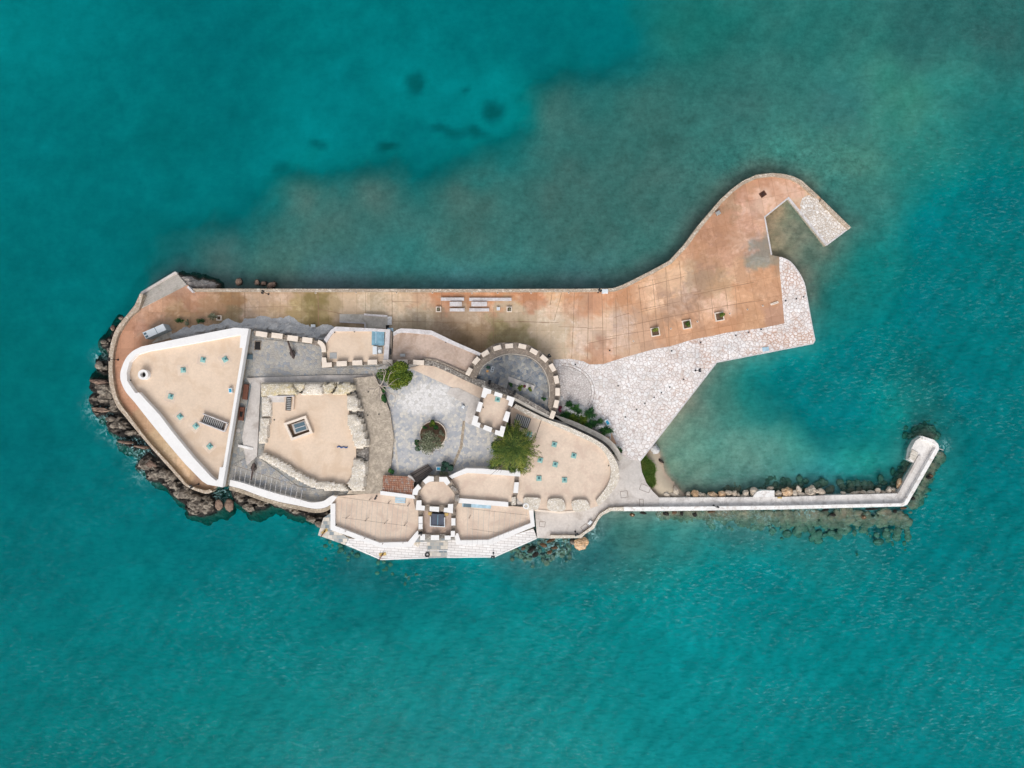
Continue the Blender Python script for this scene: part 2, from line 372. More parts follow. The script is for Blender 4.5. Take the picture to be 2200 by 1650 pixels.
def simple(name, c, rough=0.6, metal=0.0, var=0.1, spec=0.4):
    s = NT(name); col = s.ramp(s.noise(3.0, 4), [(0.3, mul(c, 1 - var)), (0.7, mul(c, 1 + var))]); return s.fin(col, rough, spec, metal)
M['dark_metal'] = simple('dark_metal', C(44, 46, 50), 0.5, 0.3)
M['cannon'] = simple('rusted_iron', C(92, 78, 74), 0.7, 0.2, 0.25)
M['steel'] = simple('galvanised_steel', C(190, 190, 188), 0.45, 0.5)
M['wire'] = simple('pale_cable', C(186, 182, 178), 0.6)
M['wire_dark'] = simple('dark_cable', C(128, 112, 100), 0.7)
M['rope_white'] = simple('white_rod', C(226, 222, 218), 0.6)
M['aluminium'] = simple('white_sheet_metal', C(226, 232, 236), 0.4, 0.0, 0.03)
M['cabin_side_shade'] = simple('shaded_cabin_side', C(176, 190, 198), 0.5, 0.0, 0.05)  # shade of the white cabin's walls put into a grey-blue colour
M['panel_blue'] = simple('blue_grey_grille', C(92, 116, 128), 0.5)
M['blue'] = simple('bright_blue_plastic', C(40, 160, 196), 0.4)
M['blue_deep'] = simple('blue_fabric', C(50, 96, 160), 0.8)
M['rubber'] = simple('black_rubber', C(40, 44, 48), 0.8)
M['timber'] = simple('weathered_timber', C(128, 118, 112), 0.85, 0, 0.2)
M['timber_dark'] = simple('dark_timber', C(92, 84, 80), 0.85, 0, 0.2)
M['rust'] = simple('rusty_plate', C(126, 82, 66), 0.8, 0, 0.2)
M['brown_grate'] = simple('brown_grate', C(92, 52, 36), 0.8, 0, 0.2)
M['yellow'] = simple('yellow_paint', C(206, 176, 110), 0.7, 0, 0.2)
M['green_box'] = simple('green_crate_plastic', C(30, 76, 60), 0.6)
M['orange'] = simple('tan_seat', C(222, 166, 104), 0.7)
M['void'] = simple('unlit_opening', C(38, 36, 36), 0.9, 0, 0.1)
def glass(name, c, rough=0.12):
    s = NT(name); col = s.ramp(s.noise(1.2, 3), [(0.3, mul(c, 0.8)), (0.7, mul(c, 1.15))]); return s.fin(col, rough, 0.6)
M['glass_teal'] = glass('teal_skylight_glass', C(150, 196, 190)); M['glass_dark'] = glass('skylight_well_glass', C(66, 116, 122))
M['glass_blue'] = glass('blue_glass', C(132, 172, 190)); M['glass_pale'] = glass('pale_blue_glass', C(176, 206, 222)); M['glass_roof'] = glass('dark_roof_glass', C(84, 90, 104))
def tile_mat():
    s = NT('clay_tiles')
    mp = s.mapping(3)
    br = s.brick(mp, 0.36, 0.42, 0.05, 0.0)
    v = s.vor(2.5, 'F1', mp); sep = s.n.new('ShaderNodeSeparateColor'); s.L(v.outputs['Color'], sep.inputs[0])
    c = s.ramp(sep.outputs[0], [(0, C(204, 140, 112)), (0.35, C(224, 168, 138)), (0.7, C(230, 194, 170)), (1, C(218, 210, 202))])
    col = s.mix(br.outputs['Fac'], c, C(172, 124, 102)); s.bump(br.outputs['Fac'], 0.6, -0.06); return s.fin(col, 0.8)
M['tiles'] = tile_mat()
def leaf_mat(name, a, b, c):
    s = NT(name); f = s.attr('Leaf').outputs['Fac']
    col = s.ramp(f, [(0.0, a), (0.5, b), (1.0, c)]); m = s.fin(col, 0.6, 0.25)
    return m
G = 1.0
M['leaf_bright'] = leaf_mat('bright_leaf', C(28, 60, 22, G), C(66, 92, 24, G), C(118, 128, 34, G))
M['leaf_deep'] = leaf_mat('deep_leaf', C(16, 48, 28, G), C(32, 78, 38, G), C(74, 116, 50, G))
M['leaf_conifer'] = leaf_mat('yellow_green_frond', C(18, 40, 16, G), C(70, 96, 32, G), C(148, 150, 66, G))
M['leaf_olive'] = leaf_mat('olive_leaf', C(72, 80, 58, G), C(112, 118, 92, G), C(158, 160, 136, G))
M['leaf_dark'] = leaf_mat('dark_blue_green_leaf', C(26, 50, 44, G), C(42, 74, 62, G), C(64, 98, 80, G))
M['leaf_red'] = leaf_mat('purple_leaf', C(60, 24, 36, G), C(96, 40, 58, G), C(128, 64, 84, G))
M['bark'] = simple('grey_bark', C(128, 112, 98), 0.9, 0, 0.2)
M['bark_pale'] = simple('pale_bare_branch', C(190, 176, 164), 0.9, 0, 0.1)

# ---------------------------------------------------------------- geometry utilities on numpy grids
def inpoly(X, Y, poly):
    ins = np.zeros(X.shape, bool); n = len(poly)
    for i in range(n):
        x1, y1 = poly[i][:2]; x2, y2 = poly[(i + 1) % n][:2]
        c = ((y1 > Y) != (y2 > Y)) & (X < (x2 - x1) * (Y - y1) / (y2 - y1 + 1e-12) + x1); ins ^= c
    return ins
def distpoly(X, Y, poly, closed=True):
    d = np.full(X.shape, 1e9); n = len(poly)
    for i in range(n if closed else n - 1):
        x1, y1 = poly[i][:2]; x2, y2 = poly[(i + 1) % n][:2]; dx, dy = x2 - x1, y2 - y1; l2 = dx*dx + dy*dy + 1e-9
        t = np.clip(((X - x1) * dx + (Y - y1) * dy) / l2, 0, 1); d = np.minimum(d, np.hypot(X - x1 - t*dx, Y - y1 - t*dy))
    return d

# ---------------------------------------------------------------- outlines (photo pixels)
WEST_OUT = [(301,630),(289,656),(273,676),(250,705),(240,731),(234.5,756),(233,787),(234.5,822),(240,845),(251,873),(267,893),(307,942),(344,984),(380,1024),(400,1045),(434,1059),(449,1060),(456,1055)]
WEST_IN = [(307,633),(298,665),(282,678),(258,711),(248,738),(242,773),(243,811),(249,845),(258,867),(276,891),(316,944),(353,985),(389,1025),(404,1042),(438,1053),(451,1051)]
NORTH_OUT = [(413,620),(700,620.5),(1000,621),(1250,620.5),(1318,619),(1340,611),(1394.5,583.6),(1438,560),(1470,525),(1500,484.5),(1548,428),(1572,406),(1595,389),(1625,375.5),(1660,371.5),(1685,374),(1705,379),(1723,388),(1758,420)]
NORTH_IN = [(413,626.5),(700,627),(1000,627.5),(1250,627),(1320,626),(1344,618),(1398,590),(1443,566),(1476,531),(1506,490),(1553,434),(1576,412),(1598,395.5),(1627,382),(1660,378),(1684,380.5),(1702,385.5),(1719,394),(1753,425)]
EAST_SHORE = [(1758,420),(1828,488),(1777,527),(1718,451),(1694.5,423),(1642,465.5),(1657,548),(1677,552),(1698,562),(1716,584.5),(1728,609),(1734,640),(1752,731),(1747,739),(1540,779),(1376,991)]
QUAY = NORTH_OUT + EAST_SHORE[1:] + [(1330,960),(1190,880),(700,900),(500,1000)] + WEST_OUT[::-1] + [(300,665),(403,612)]
PIER = [(710,1102),(694.5,1113),(683,1150),(742,1171),(818,1203),(920,1199),(960,1198),(1062,1197),(1154,1156),(1150,1090),(900,1060)]
APRON_SE = [(1416,1098),(1340,1098),(1313,1098),(1294.5,1107),(1285,1118),(1276,1136),(1258,1147),(1249,1156),(1182,1157),(1154,1156),(1149,1096),(1150,1060),(1290,1000),(1330,965),(1376,991),(1379,1013),(1389,1038),(1402,1055),(1416,1069)]
JET_N = [(1416,1069),(1680,1068),(1771,1064.5),(1929,1060),(1968,997)]
JET_S = [(1416,1098),(1540,1096.5),(1680,1094.5),(1940,1088),(1949,1084.5),(2018,964.5),(2016,954.5),(2007,945),(1982,937),(1967,947),(1958,964),(1954,988),(1962,994)]
ISLAND = NORTH_OUT + EAST_SHORE[1:] + APRON_SE[-4:] + JET_N[1:] + JET_S[::-1][1:] + APRON_SE[:10] + PIER[::-1][2:-1] + [(640,1088),(500,1050)] + WEST_OUT[::-1] + [(302,628),(322,608),(376,583),(403,612)]

# ---------------------------------------------------------------- sea bed (depths and bottom colours solved from the water colour seen) and water
KABS = (0.62, 0.058, 0.054)
CTL = [  # photo pixel, colour seen there
 (50,60,0,122,127),(170,40,0,121,126),(40,300,0,115,120),(150,330,0,112,117),(300,120,0,112,117),(320,260,0,107,112),(450,60,0,112,117),(470,230,0,109,114),(560,330,0,118,123),(650,60,0,115,120),(720,170,0,122,127),(860,110,0,117,122),
 (880,170,0,110,115),(960,220,0,119,124),(1060,220,0,108,113),(900,285,0,114,119),(760,290,0,118,123),(680,310,0,111,116),(1000,60,0,114,119),(1150,90,0,112,117),(1300,60,10,112,117),(1500,60,30,113,108),(1750,60,40,111,106),(2000,60,46,105,102),
 (2150,80,48,101,98),(1180,230,55,108,104),(1400,250,57,108,104),(1600,230,57,112,107),(1800,230,56,119,114),(1950,200,60,134,121),(2050,180,52,129,122),(2150,250,30,117,114),(1200,400,64,108,103),(1400,380,64,108,103),(1560,350,57,116,111),(1700,330,64,124,115),
 (1850,350,72,130,117),(2000,330,44,127,120),(2150,420,0,116,122),(2020,480,0,121,126),(1900,440,58,127,120),(1880,560,20,123,120),(1800,640,24,119,116),(1850,760,0,118,123),(2000,650,0,116,122),(2150,650,0,114,119),(2100,850,0,116,122),(2180,1000,0,116,122),
 (1000,420,64,108,103),(800,400,64,108,103),(650,400,64,108,103),(500,400,12,110,115),(380,420,0,109,114),(250,420,0,112,117),(700,500,64,108,103),(1000,520,64,108,103),(1250,520,64,108,103),(600,560,64,108,103),(450,540,54,101,100),(350,520,26,99,102),
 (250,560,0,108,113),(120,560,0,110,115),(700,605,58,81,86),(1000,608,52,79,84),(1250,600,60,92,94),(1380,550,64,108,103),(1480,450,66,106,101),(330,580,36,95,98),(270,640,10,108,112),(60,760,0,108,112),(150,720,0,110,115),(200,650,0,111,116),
 (150,900,0,110,115),(60,1000,0,108,113),(200,1050,0,112,117),(330,1100,0,114,119),(400,1160,0,116,121),(550,1150,0,115,120),(680,1200,0,112,117),(60,1400,0,118,122),(100,1600,0,118,122),(250,1300,0,120,124),(400,1400,0,120,124),(450,1600,0,120,124),
 (650,1350,0,121,125),(700,1600,0,126,130),(740,1220,54,97,102),(830,1260,30,105,108),(900,1230,0,115,120),(920,1400,0,129,133),(1000,1580,0,129,133),(1020,1280,0,129,133),(1100,1215,50,103,106),(1180,1220,60,106,105),(1280,1190,44,109,112),(1350,1160,60,116,111),
 (1450,1200,40,127,126),(1250,1350,0,129,133),(1400,1450,0,131,135),(1450,1330,0,135,138),(1650,1250,0,128,133),(1600,1130,70,110,109),(1750,1125,70,108,105),(1900,1130,54,109,112),(1800,1180,30,125,126),(1960,1150,0,122,127),(1700,1450,0,130,134),(1900,1350,0,129,133),
 (2100,1250,0,120,125),(2150,1450,0,127,131),(2000,1600,0,127,131),(1500,1600,0,127,131),(1450,1000,112,144,126),(1500,950,98,146,132),(1460,920,110,140,124),(1550,900,76,136,126),(1600,980,98,146,134),(1560,850,60,118,109),(1500,880,98,122,110),(1700,960,76,146,136),
 (1750,880,0,121,126),(1700,820,0,118,123),(1620,850,24,121,118),(1850,900,0,122,127),(1850,990,44,141,134),(1930,900,20,133,130),(1990,900,60,110,107),(2040,960,40,117,118),(1800,1030,50,107,108),(1600,1040,76,112,107),(1480,1045,110,128,115),(1680,470,150,142,115),
 (1665,530,136,134,111),(1700,510,128,130,115),(1720,540,104,122,109),(1750,560,84,112,101),(1760,600,74,110,101),(1790,520,76,118,109),(1780,440,64,116,109),(900,1215,20,109,112),(200,1200,0,115,120),(50,1250,0,112,117),(1000,1450,0,128,132),(1150,1400,0,132,136),
 (1500,1400,0,134,138),(1550,1300,0,131,135),(800,1500,0,126,130),(1250,1630,0,133,137),(850,1640,0,126,130),
]
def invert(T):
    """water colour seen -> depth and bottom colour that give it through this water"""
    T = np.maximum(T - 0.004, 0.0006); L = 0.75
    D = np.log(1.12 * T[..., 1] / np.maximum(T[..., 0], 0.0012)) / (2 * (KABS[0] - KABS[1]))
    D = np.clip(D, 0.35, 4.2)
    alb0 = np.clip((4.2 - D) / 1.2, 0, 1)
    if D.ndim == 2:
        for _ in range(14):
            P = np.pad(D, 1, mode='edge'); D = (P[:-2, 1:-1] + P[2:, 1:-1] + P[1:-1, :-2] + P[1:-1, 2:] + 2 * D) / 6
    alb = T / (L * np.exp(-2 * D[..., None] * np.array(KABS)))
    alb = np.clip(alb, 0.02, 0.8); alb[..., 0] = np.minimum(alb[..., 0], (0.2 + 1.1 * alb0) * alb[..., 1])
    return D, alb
cp = np.array([(c[0], c[1]) for c in CTL], float); ct = np.array([[lin(v) for v in c[2:]] for c in CTL])
BEDK = [(1.0,1.07,1.02),(1.0,1.0,0.97),(1.0,1.0,0.98),(1.0,0.96,0.93),(1.0,1.02,1.0),(1.0,1.02,0.97),(1.0,0.87,0.87),(1.0,0.93,0.91),(1.0,1.05,1.04),(1.0,1.02,0.98),(1.0,0.87,0.86),(1.0,0.94,0.92),(1.0,1.5,1.42),(1.0,1.0,0.97),(1.0,1.64,1.57),(1.0,0.89,0.89),(1.0,0.92,0.92),(1.0,1.55,1.53),(1.0,0.96,0.94),(1.0,0.89,0.89),(1.0,0.98,0.97),(2.03,0.9,0.86),(2.13,0.97,0.95),(1.79,0.84,0.83),(2.02,0.92,0.91),(2.72,0.88,0.83),(1.55,0.91,0.87),(1.38,0.86,0.86),(1.63,0.9,0.93),(2.07,1.03,0.95),(2.87,1.11,1.07),(2.73,0.98,0.97),(1.47,0.85,0.83),(1.25,0.83,0.81),(1.38,1.02,1.02),(1.37,1.07,1.07),(2.17,1.05,1.0),(1.9,0.95,0.91),(1.0,1.02,1.03),(1.0,1.2,1.26),(2.16,0.93,0.91),(0.34,1.12,1.13),(0.33,1.12,1.17),(1.0,1.01,1.05),(1.0,1.09,1.12),(1.0,1.24,1.21),(1.0,1.17,1.18),(1.0,1.13,1.11),(1.9,0.88,0.83),(3.08,0.94,0.88),(4.0,1.02,0.92),(1.0,0.96,0.95),(1.0,1.14,1.11),(1.0,0.95,0.93),(1.38,0.81,0.77),(1.39,0.76,0.72),(1.25,0.8,0.76),(1.68,0.89,0.83),(3.86,0.86,0.8),(4.0,0.94,0.91),(1.0,0.9,0.89),(1.0,0.95,0.93),(2.17,1.91,1.85),(1.89,2.54,2.41),(1.7,1.52,1.51),(1.29,1.14,1.12),(1.17,0.94,0.94),(4.0,1.31,1.22),(1.0,1.08,1.04),(1.0,0.98,0.93),(1.0,1.06,1.02),(1.0,1.09,1.06),(1.0,1.04,1.0),(1.0,0.96,0.95),(1.0,1.0,0.97),(1.0,0.98,0.97),(1.0,0.91,0.91),(1.0,1.13,1.11),(0.87,1.11,1.07),(1.0,1.09,1.05),(0.3,1.11,1.05),(1.0,1.07,1.03),(0.73,1.13,1.09),(0.3,1.2,1.1),(0.73,1.18,1.14),(0.3,1.18,1.1),(1.0,1.0,1.0),(1.0,1.0,1.0),(0.3,0.91,0.97),(0.53,1.21,1.15),(0.3,1.12,1.08),(1.0,1.2,1.2),(1.0,1.0,1.0),(1.0,1.0,1.0),(1.32,0.84,0.87),(2.35,1.09,1.0),(1.67,0.98,0.96),(0.3,1.1,1.08),(1.0,1.08,1.06),(0.51,1.25,1.23),(0.33,1.01,1.03),(1.0,1.0,1.0),(1.0,1.0,1.0),(1.0,1.0,1.0),(0.54,1.01,1.01),(1.0,1.0,1.0),(0.73,1.15,1.13),(0.3,1.1,1.1),(1.0,1.15,1.14),(1.0,1.26,1.23),(1.0,1.12,1.1),(1.0,1.2,1.17),(1.37,0.82,0.73),(1.5,1.13,1.13),(1.26,1.09,1.04),(1.72,1.25,1.26),(2.25,1.21,1.13),(1.35,0.81,0.78),(1.26,0.68,0.65),(2.94,1.12,1.03),(1.0,0.95,0.99),(1.0,0.86,0.93),(0.77,1.04,1.0),(1.0,0.98,1.11),(4.0,1.51,1.29),(0.62,1.37,1.29),(1.0,1.0,1.0),(1.0,1.0,1.0),(3.98,2.29,2.43),(1.0,1.0,1.0),(1.0,1.0,1.0),(2.14,1.2,0.93),(1.21,1.13,0.97),(1.69,0.98,1.06),(0.77,0.8,0.85),(1.13,0.81,0.74),(1.87,0.77,0.74),(0.3,0.65,0.68),(0.3,1.04,1.12),(1.49,0.68,0.67),(1.0,1.03,1.0),(1.0,0.98,0.95),(0.3,1.14,1.1),(0.3,1.19,1.15),(1.0,1.36,1.35),(0.3,1.08,1.08),(0.3,1.2,1.13),(0.3,1.17,1.11),(0.3,1.14,1.04)]
bk = np.array(BEDK) if BEDK else np.ones((len(CTL), 3))
cv = np.concatenate([ct ** 0.5, bk], 1)
def field(X, Y, power=3.2, soft=58.0, pts=cp, vals=cv):
    num = np.zeros(X.shape + (vals.shape[1],)); den = np.zeros(X.shape)
    for (x, y), v in zip(pts, vals):
        wgt = 1.0 / ((X - x)**2 + (Y - y)**2 + soft**2) ** (power / 2); num += wgt[..., None] * v; den += wgt
    return num / den[..., None]

def seabed():
    gx = np.concatenate([[-9000, -4000, -1800, -800, -300], np.arange(-100, 2301, 8), [2500, 3000, 4000, 6000, 11000]])
    gy = np.concatenate([[-9000, -4000, -1800, -800, -300], np.arange(-80, 1731, 8), [1900, 2500, 3600, 6000, 11000]])
    X, Y = np.meshgrid(gx, gy); n = X.shape
    rs = np.random.RandomState(3)
    wx = np.array([noise.fractal(Vector((x * 0.012, y * 0.012, 7)), 1.0, 2.0, 4) for x, y in zip(X.ravel(), Y.ravel())]).reshape(n) * 26
    wy = np.array([noise.fractal(Vector((x * 0.012, y * 0.012, 19)), 1.0, 2.0, 4) for x, y in zip(X.ravel(), Y.ravel())]).reshape(n) * 26
    F = field(np.clip(X + wx, 0, 2200), np.clip(Y + wy, 0, 1650))
    D, ALB = invert(F[..., :3] ** 2); ALB = np.clip(ALB * F[..., 3:6], 0.01, 0.85)
    dsh = distpoly(X, Y, ISLAND)
    Z = -D * (0.55 + 0.45 * np.clip(dsh / 45.0, 0, 1))
    ins = inpoly(X, Y, ISLAND)
    # the small beach between the causeway and the jetty
    beach = [(1376,1000),(1400,960),(1412,975),(1422,1000),(1428,1020),(1450,1045),(1470,1068),(1416,1075),(1390,1045)]
    bd = distpoly(X, Y, beach); bi = inpoly(X, Y, beach)
    t = np.clip(0.75 - np.where(bi, -bd, bd) / 22.0, 0, 1)
    Z = Z * (1 - t) + t * 0.35
    Z = np.where(bi, np.minimum(0.30 + bd * 0.03, 0.9), Z)
    nz = np.array([noise.noise(Vector((x * 0.02, y * 0.02, 0))) for x, y in zip(X.ravel(), Y.ravel())]).reshape(n)
    Z = Z + np.where(bi | (t > 0), 0.05, 0.30) * nz * np.clip(D / 3, 0, 1)
    verts = [(((x - 1100) * 0.1), (-(y - 825) * 0.1), z) for x, y, z in zip(X.ravel(), Y.ravel(), Z.ravel())]
    ny, nx = n; idx = np.arange(nx * ny).reshape(ny, nx)
    faces = np.stack([idx[1:, :-1], idx[1:, 1:], idx[:-1, 1:], idx[:-1, :-1]], -1).reshape(-1, 4)
    sand = np.array([lin(198), lin(184), lin(162)]) * KA
    col = ALB * (1 - t[..., None]) + sand * t[..., None]
    rgba = np.concatenate([col, np.ones(n + (1,))], -1)
    shallow = np.clip(1 - D / 4.2, 0, 1) * (1 - t)
    # weed patches off the north side
    for (x, y, a, b, k) in [(885,165,26,30,.8),(1000,178,16,12,.6),(1060,220,34,32,.9),(1020,270,40,20,.7),(940,262,30,14,.6),(820,303,30,16,.8),(675,305,24,18,.7),(590,345,20,12,.4),(970,272,24,16,.6),(1440,290,40,30,.3),(1580,70,40,20,.25),(1480,250,30,16,.35)]:
        g = np.clip(1.5 * np.exp(-(((X + wx * .7 - x) / a)**2 + ((Y + wy * .7 - y) / b)**2) * 1.3) - 0.25, 0, 1)
        shallow = np.maximum(shallow, 0); rgba[..., :3] *= (1 - 0.62 * k * g)[..., None]
    tipw = np.exp(-(((X - 1700) / 150)**2 + ((Y - 365) / 60)**2)); shallow = np.clip(shallow * 0.8 + 0.9 * tipw, 0, 1.3)
    wd = np.zeros(n + (4,)); wd[..., 0] = wd[..., 1] = wd[..., 2] = np.clip(shallow, 0, 1.3); wd[..., 3] = 1
    mb = MB(); mb.v = verts; mb.f = [tuple(f) for f in faces.tolist()]; mb.m = [0] * len(mb.f)
    s = NT('sea_bed_bottom')
    base = s.attr('Col').outputs['Color']; wf = s.attr('Weed').outputs['Fac']
    n1 = s.noise(0.9, 9, 0.78); n2 = s.noise(0.10, 6, 0.62, dist=0.5)
    c = s.mix(1.0, base, s.ramp(n2, [(0.3, (0.90,)*3), (0.72, (1.10,)*3)]), 'MULTIPLY')
    k = s.ramp(n1, [(0.36, (0.66,)*3), (0.5, (1.0,)*3), (0.70, (1.40,)*3)])
    c = s.mix(s.math('MULTIPLY', wf, 0.95), c, s.mix(1.0, c, k, 'MULTIPLY'))
    n3 = s.noise(0.35, 8, 0.7)
    k2 = s.ramp(n3, [(0.35, (0.90,)*3), (0.65, (1.09,)*3)])
    c = s.mix(1.0, c, k2, 'MULTIPLY')
    m = s.fin(c, 1.0, 0.0)
    o = mb.build('sea_bed', m, smooth=True, attr={'Col': rgba.reshape(-1, 4), 'Weed': wd.reshape(-1, 4)})
    tag(o, kind='structure')
seabed()

def water():
    # surface sheet and closed body; foam patches lie where waves break on the rocks
    B = 950.0
    gx = np.concatenate([[-B], np.arange(-115, 116, 1.0), [B]]); gy = np.concatenate([[-B], np.arange(-88, 89, 1.0), [B]])
    X, Y = np.meshgrid(gx, gy); n = X.shape
    PX, PY = X * 10 + 1100, 825 - Y * 10
    foam = np.zeros(n)
    for (x, y, r, k) in [(212,765,10,.9),(205,870,14,1),(222,890,14,1),(205,895,12,.8),(228,925,12,.6),(262,938,14,.9),(285,955,12,1),(305,972,20,1),(325,1010,16,1),(222,860,12,.9),(300,1020,12,.6),(478,1062,14,.7),(1198,1168,26,.7),(1270,1146,14,.9),(1418,1104,10,.6),(1150,1180,26,.35),(1740,1098,10,.8),(2031,957,8,.9),(2021,966,6,.6),(1728,1101,9,.7),(1560,1108,10,.3),(465,1066,10,.5),(1540,1110,30,.25),(1640,1112,30,.25)]:
        foam = np.maximum(foam, k * np.exp(-((PX - x)**2 + (PY - y)**2) / (2.0 * r * r)))
    # how wind-roughened: calm in the lee (top left, north of quay), rougher to the south-east
    rough = np.clip(0.45 + (PX - 500) / 2600 + (PY - 900) / 1400, 0.22, 1.0)
    bay = np.exp(-(((PX - 1620) / 230)**2 + ((PY - 930) / 120)**2)); rough = rough * (1 - 0.45 * bay)
    idx = np.arange(n[0] * n[1]).reshape(n)
    faces = np.stack([idx[:-1, :-1], idx[:-1, 1:], idx[1:, 1:], idx[1:, :-1]], -1).reshape(-1, 4)
    mb = MB(); mb.v = [(x, y, 0.0) for x, y in zip(X.ravel(), Y.ravel())]; mb.f = [tuple(f) for f in faces.tolist()]; mb.m = [0] * len(mb.f)
    a = np.zeros(n + (4,)); a[..., 0] = foam; a[..., 1] = rough; a[..., 3] = 1
    nv = len(mb.v)
    # closed body: rim walls and bottom
    per = list(idx[0, :]) + list(idx[1:, -1]) + list(idx[-1, -2::-1]) + list(idx[-2:0:-1, 0])
    low = []
    for i in per:
        p = mb.v[i]; low.append(len(mb.v)); mb.v.append((p[0], p[1], -14.0))
    m = len(per)
    for i in range(m): mb.f.append((per[i], low[i], low[(i + 1) % m], per[(i + 1) % m])); mb.m.append(0)
    mb.f.append(tuple(reversed(low))); mb.m.append(0)
    att = np.concatenate([a.reshape(-1, 4), np.zeros((m, 4))])
    s = NT('sea_water'); s.n.remove(s.b)
    tr = s.n.new('ShaderNodeBsdfTransparent'); tr.inputs[0].default_value = (1, 1, 1, 1)
    gl = s.n.new('ShaderNodeBsdfGlossy'); gl.inputs['Roughness'].default_value = 0.06
    fr = s.n.new('ShaderNodeFresnel'); fr.inputs['IOR'].default_value = 1.13
    at = s.attr('Sea'); sp = s.n.new('ShaderNodeSeparateColor'); s.L(at.outputs['Color'], sp.inputs[0])
    wv1 = s.noise(1.0, 4, 0.6, vec=s.mapping(-28, scale=(0.55, 1.25, 1)), dist=0.3); wv2 = s.noise(2.6, 3, 0.6, vec=s.mapping(-35, scale=(0.6, 1.3, 1)))
    wv3 = s.noise(0.28, 3, 0.5, vec=s.mapping(-30, scale=(0.6, 1.2, 1)))
    h = s.math('ADD', s.math('MULTIPLY', wv1, 0.55), s.math('ADD', s.math('MULTIPLY', wv2, 0.25), s.math('MULTIPLY', wv3, 0.9)))
    bp = s.n.new('ShaderNodeBump'); bp.inputs['Distance'].default_value = 0.16; s.L(h, bp.inputs['Height']); s.L(sp.outputs[1], bp.inputs['Strength'])
    s.L(bp.outputs[0], gl.inputs['Normal']); s.L(bp.outputs[0], fr.inputs['Normal'])
    wt = s.ramp(s.noise(0.95, 5, 0.62, vec=s.mapping(-32, scale=(0.5, 1.5, 1)), dist=0.4), [(0.34, (0.66, 0.74, 0.74, 1)), (0.50, (0.93, 0.94, 0.94, 1)), (0.60, (1, 1, 1, 1))])  # ripple light and dark painted into the transparent tint
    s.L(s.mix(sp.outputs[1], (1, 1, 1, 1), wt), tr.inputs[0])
    wvt = s.n.new('ShaderNodeTexWave'); wvt.inputs['Scale'].default_value = 0.075; wvt.inputs['Distortion'].default_value = 9.0; wvt.inputs['Detail'].default_value = 3.0; wvt.inputs['Detail Scale'].default_value = 0.6  # swell bands, their shading likewise put into the tint
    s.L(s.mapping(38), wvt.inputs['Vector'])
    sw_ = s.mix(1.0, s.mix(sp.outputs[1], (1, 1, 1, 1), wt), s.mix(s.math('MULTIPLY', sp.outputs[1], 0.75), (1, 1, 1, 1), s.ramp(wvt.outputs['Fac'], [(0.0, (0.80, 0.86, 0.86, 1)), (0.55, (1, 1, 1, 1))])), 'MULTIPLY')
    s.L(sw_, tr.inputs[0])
    mx = s.n.new('ShaderNodeMixShader'); s.L(fr.outputs[0], mx.inputs[0]); s.L(tr.outputs[0], mx.inputs[1]); s.L(gl.outputs[0], mx.inputs[2])
    df = s.n.new('ShaderNodeBsdfDiffuse'); df.inputs[0].default_value = C(176, 226, 228)  # pale teal for the foam and the painted glints
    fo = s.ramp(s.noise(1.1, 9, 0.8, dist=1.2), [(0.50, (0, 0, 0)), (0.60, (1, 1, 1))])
    # crest glints where the wind is up, painted as pale diffuse flecks
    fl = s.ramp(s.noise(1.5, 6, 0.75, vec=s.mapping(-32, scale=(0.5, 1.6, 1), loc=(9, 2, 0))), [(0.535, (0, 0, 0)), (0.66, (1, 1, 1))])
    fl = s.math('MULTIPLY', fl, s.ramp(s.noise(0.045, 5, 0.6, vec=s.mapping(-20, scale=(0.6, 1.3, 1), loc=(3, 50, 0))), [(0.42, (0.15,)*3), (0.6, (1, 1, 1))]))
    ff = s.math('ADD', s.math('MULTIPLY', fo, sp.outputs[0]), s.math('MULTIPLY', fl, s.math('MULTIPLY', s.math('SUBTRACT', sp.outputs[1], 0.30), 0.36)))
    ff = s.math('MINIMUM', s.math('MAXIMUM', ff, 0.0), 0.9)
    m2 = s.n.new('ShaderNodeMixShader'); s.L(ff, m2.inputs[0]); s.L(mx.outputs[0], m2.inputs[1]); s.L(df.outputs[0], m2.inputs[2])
    s.L(m2.outputs[0], s.out.inputs[0])
    va = s.n.new('ShaderNodeVolumeAbsorption'); kk = KABS[0] + 0.02
    va.inputs['Density'].default_value = kk; va.inputs['Color'].default_value = (1 - KABS[0]/kk, 1 - KABS[1]/kk, 1 - KABS[2]/kk, 1)
    s.L(va.outputs[0], s.out.inputs['Volume'])
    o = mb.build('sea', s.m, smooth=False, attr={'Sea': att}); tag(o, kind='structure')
water()

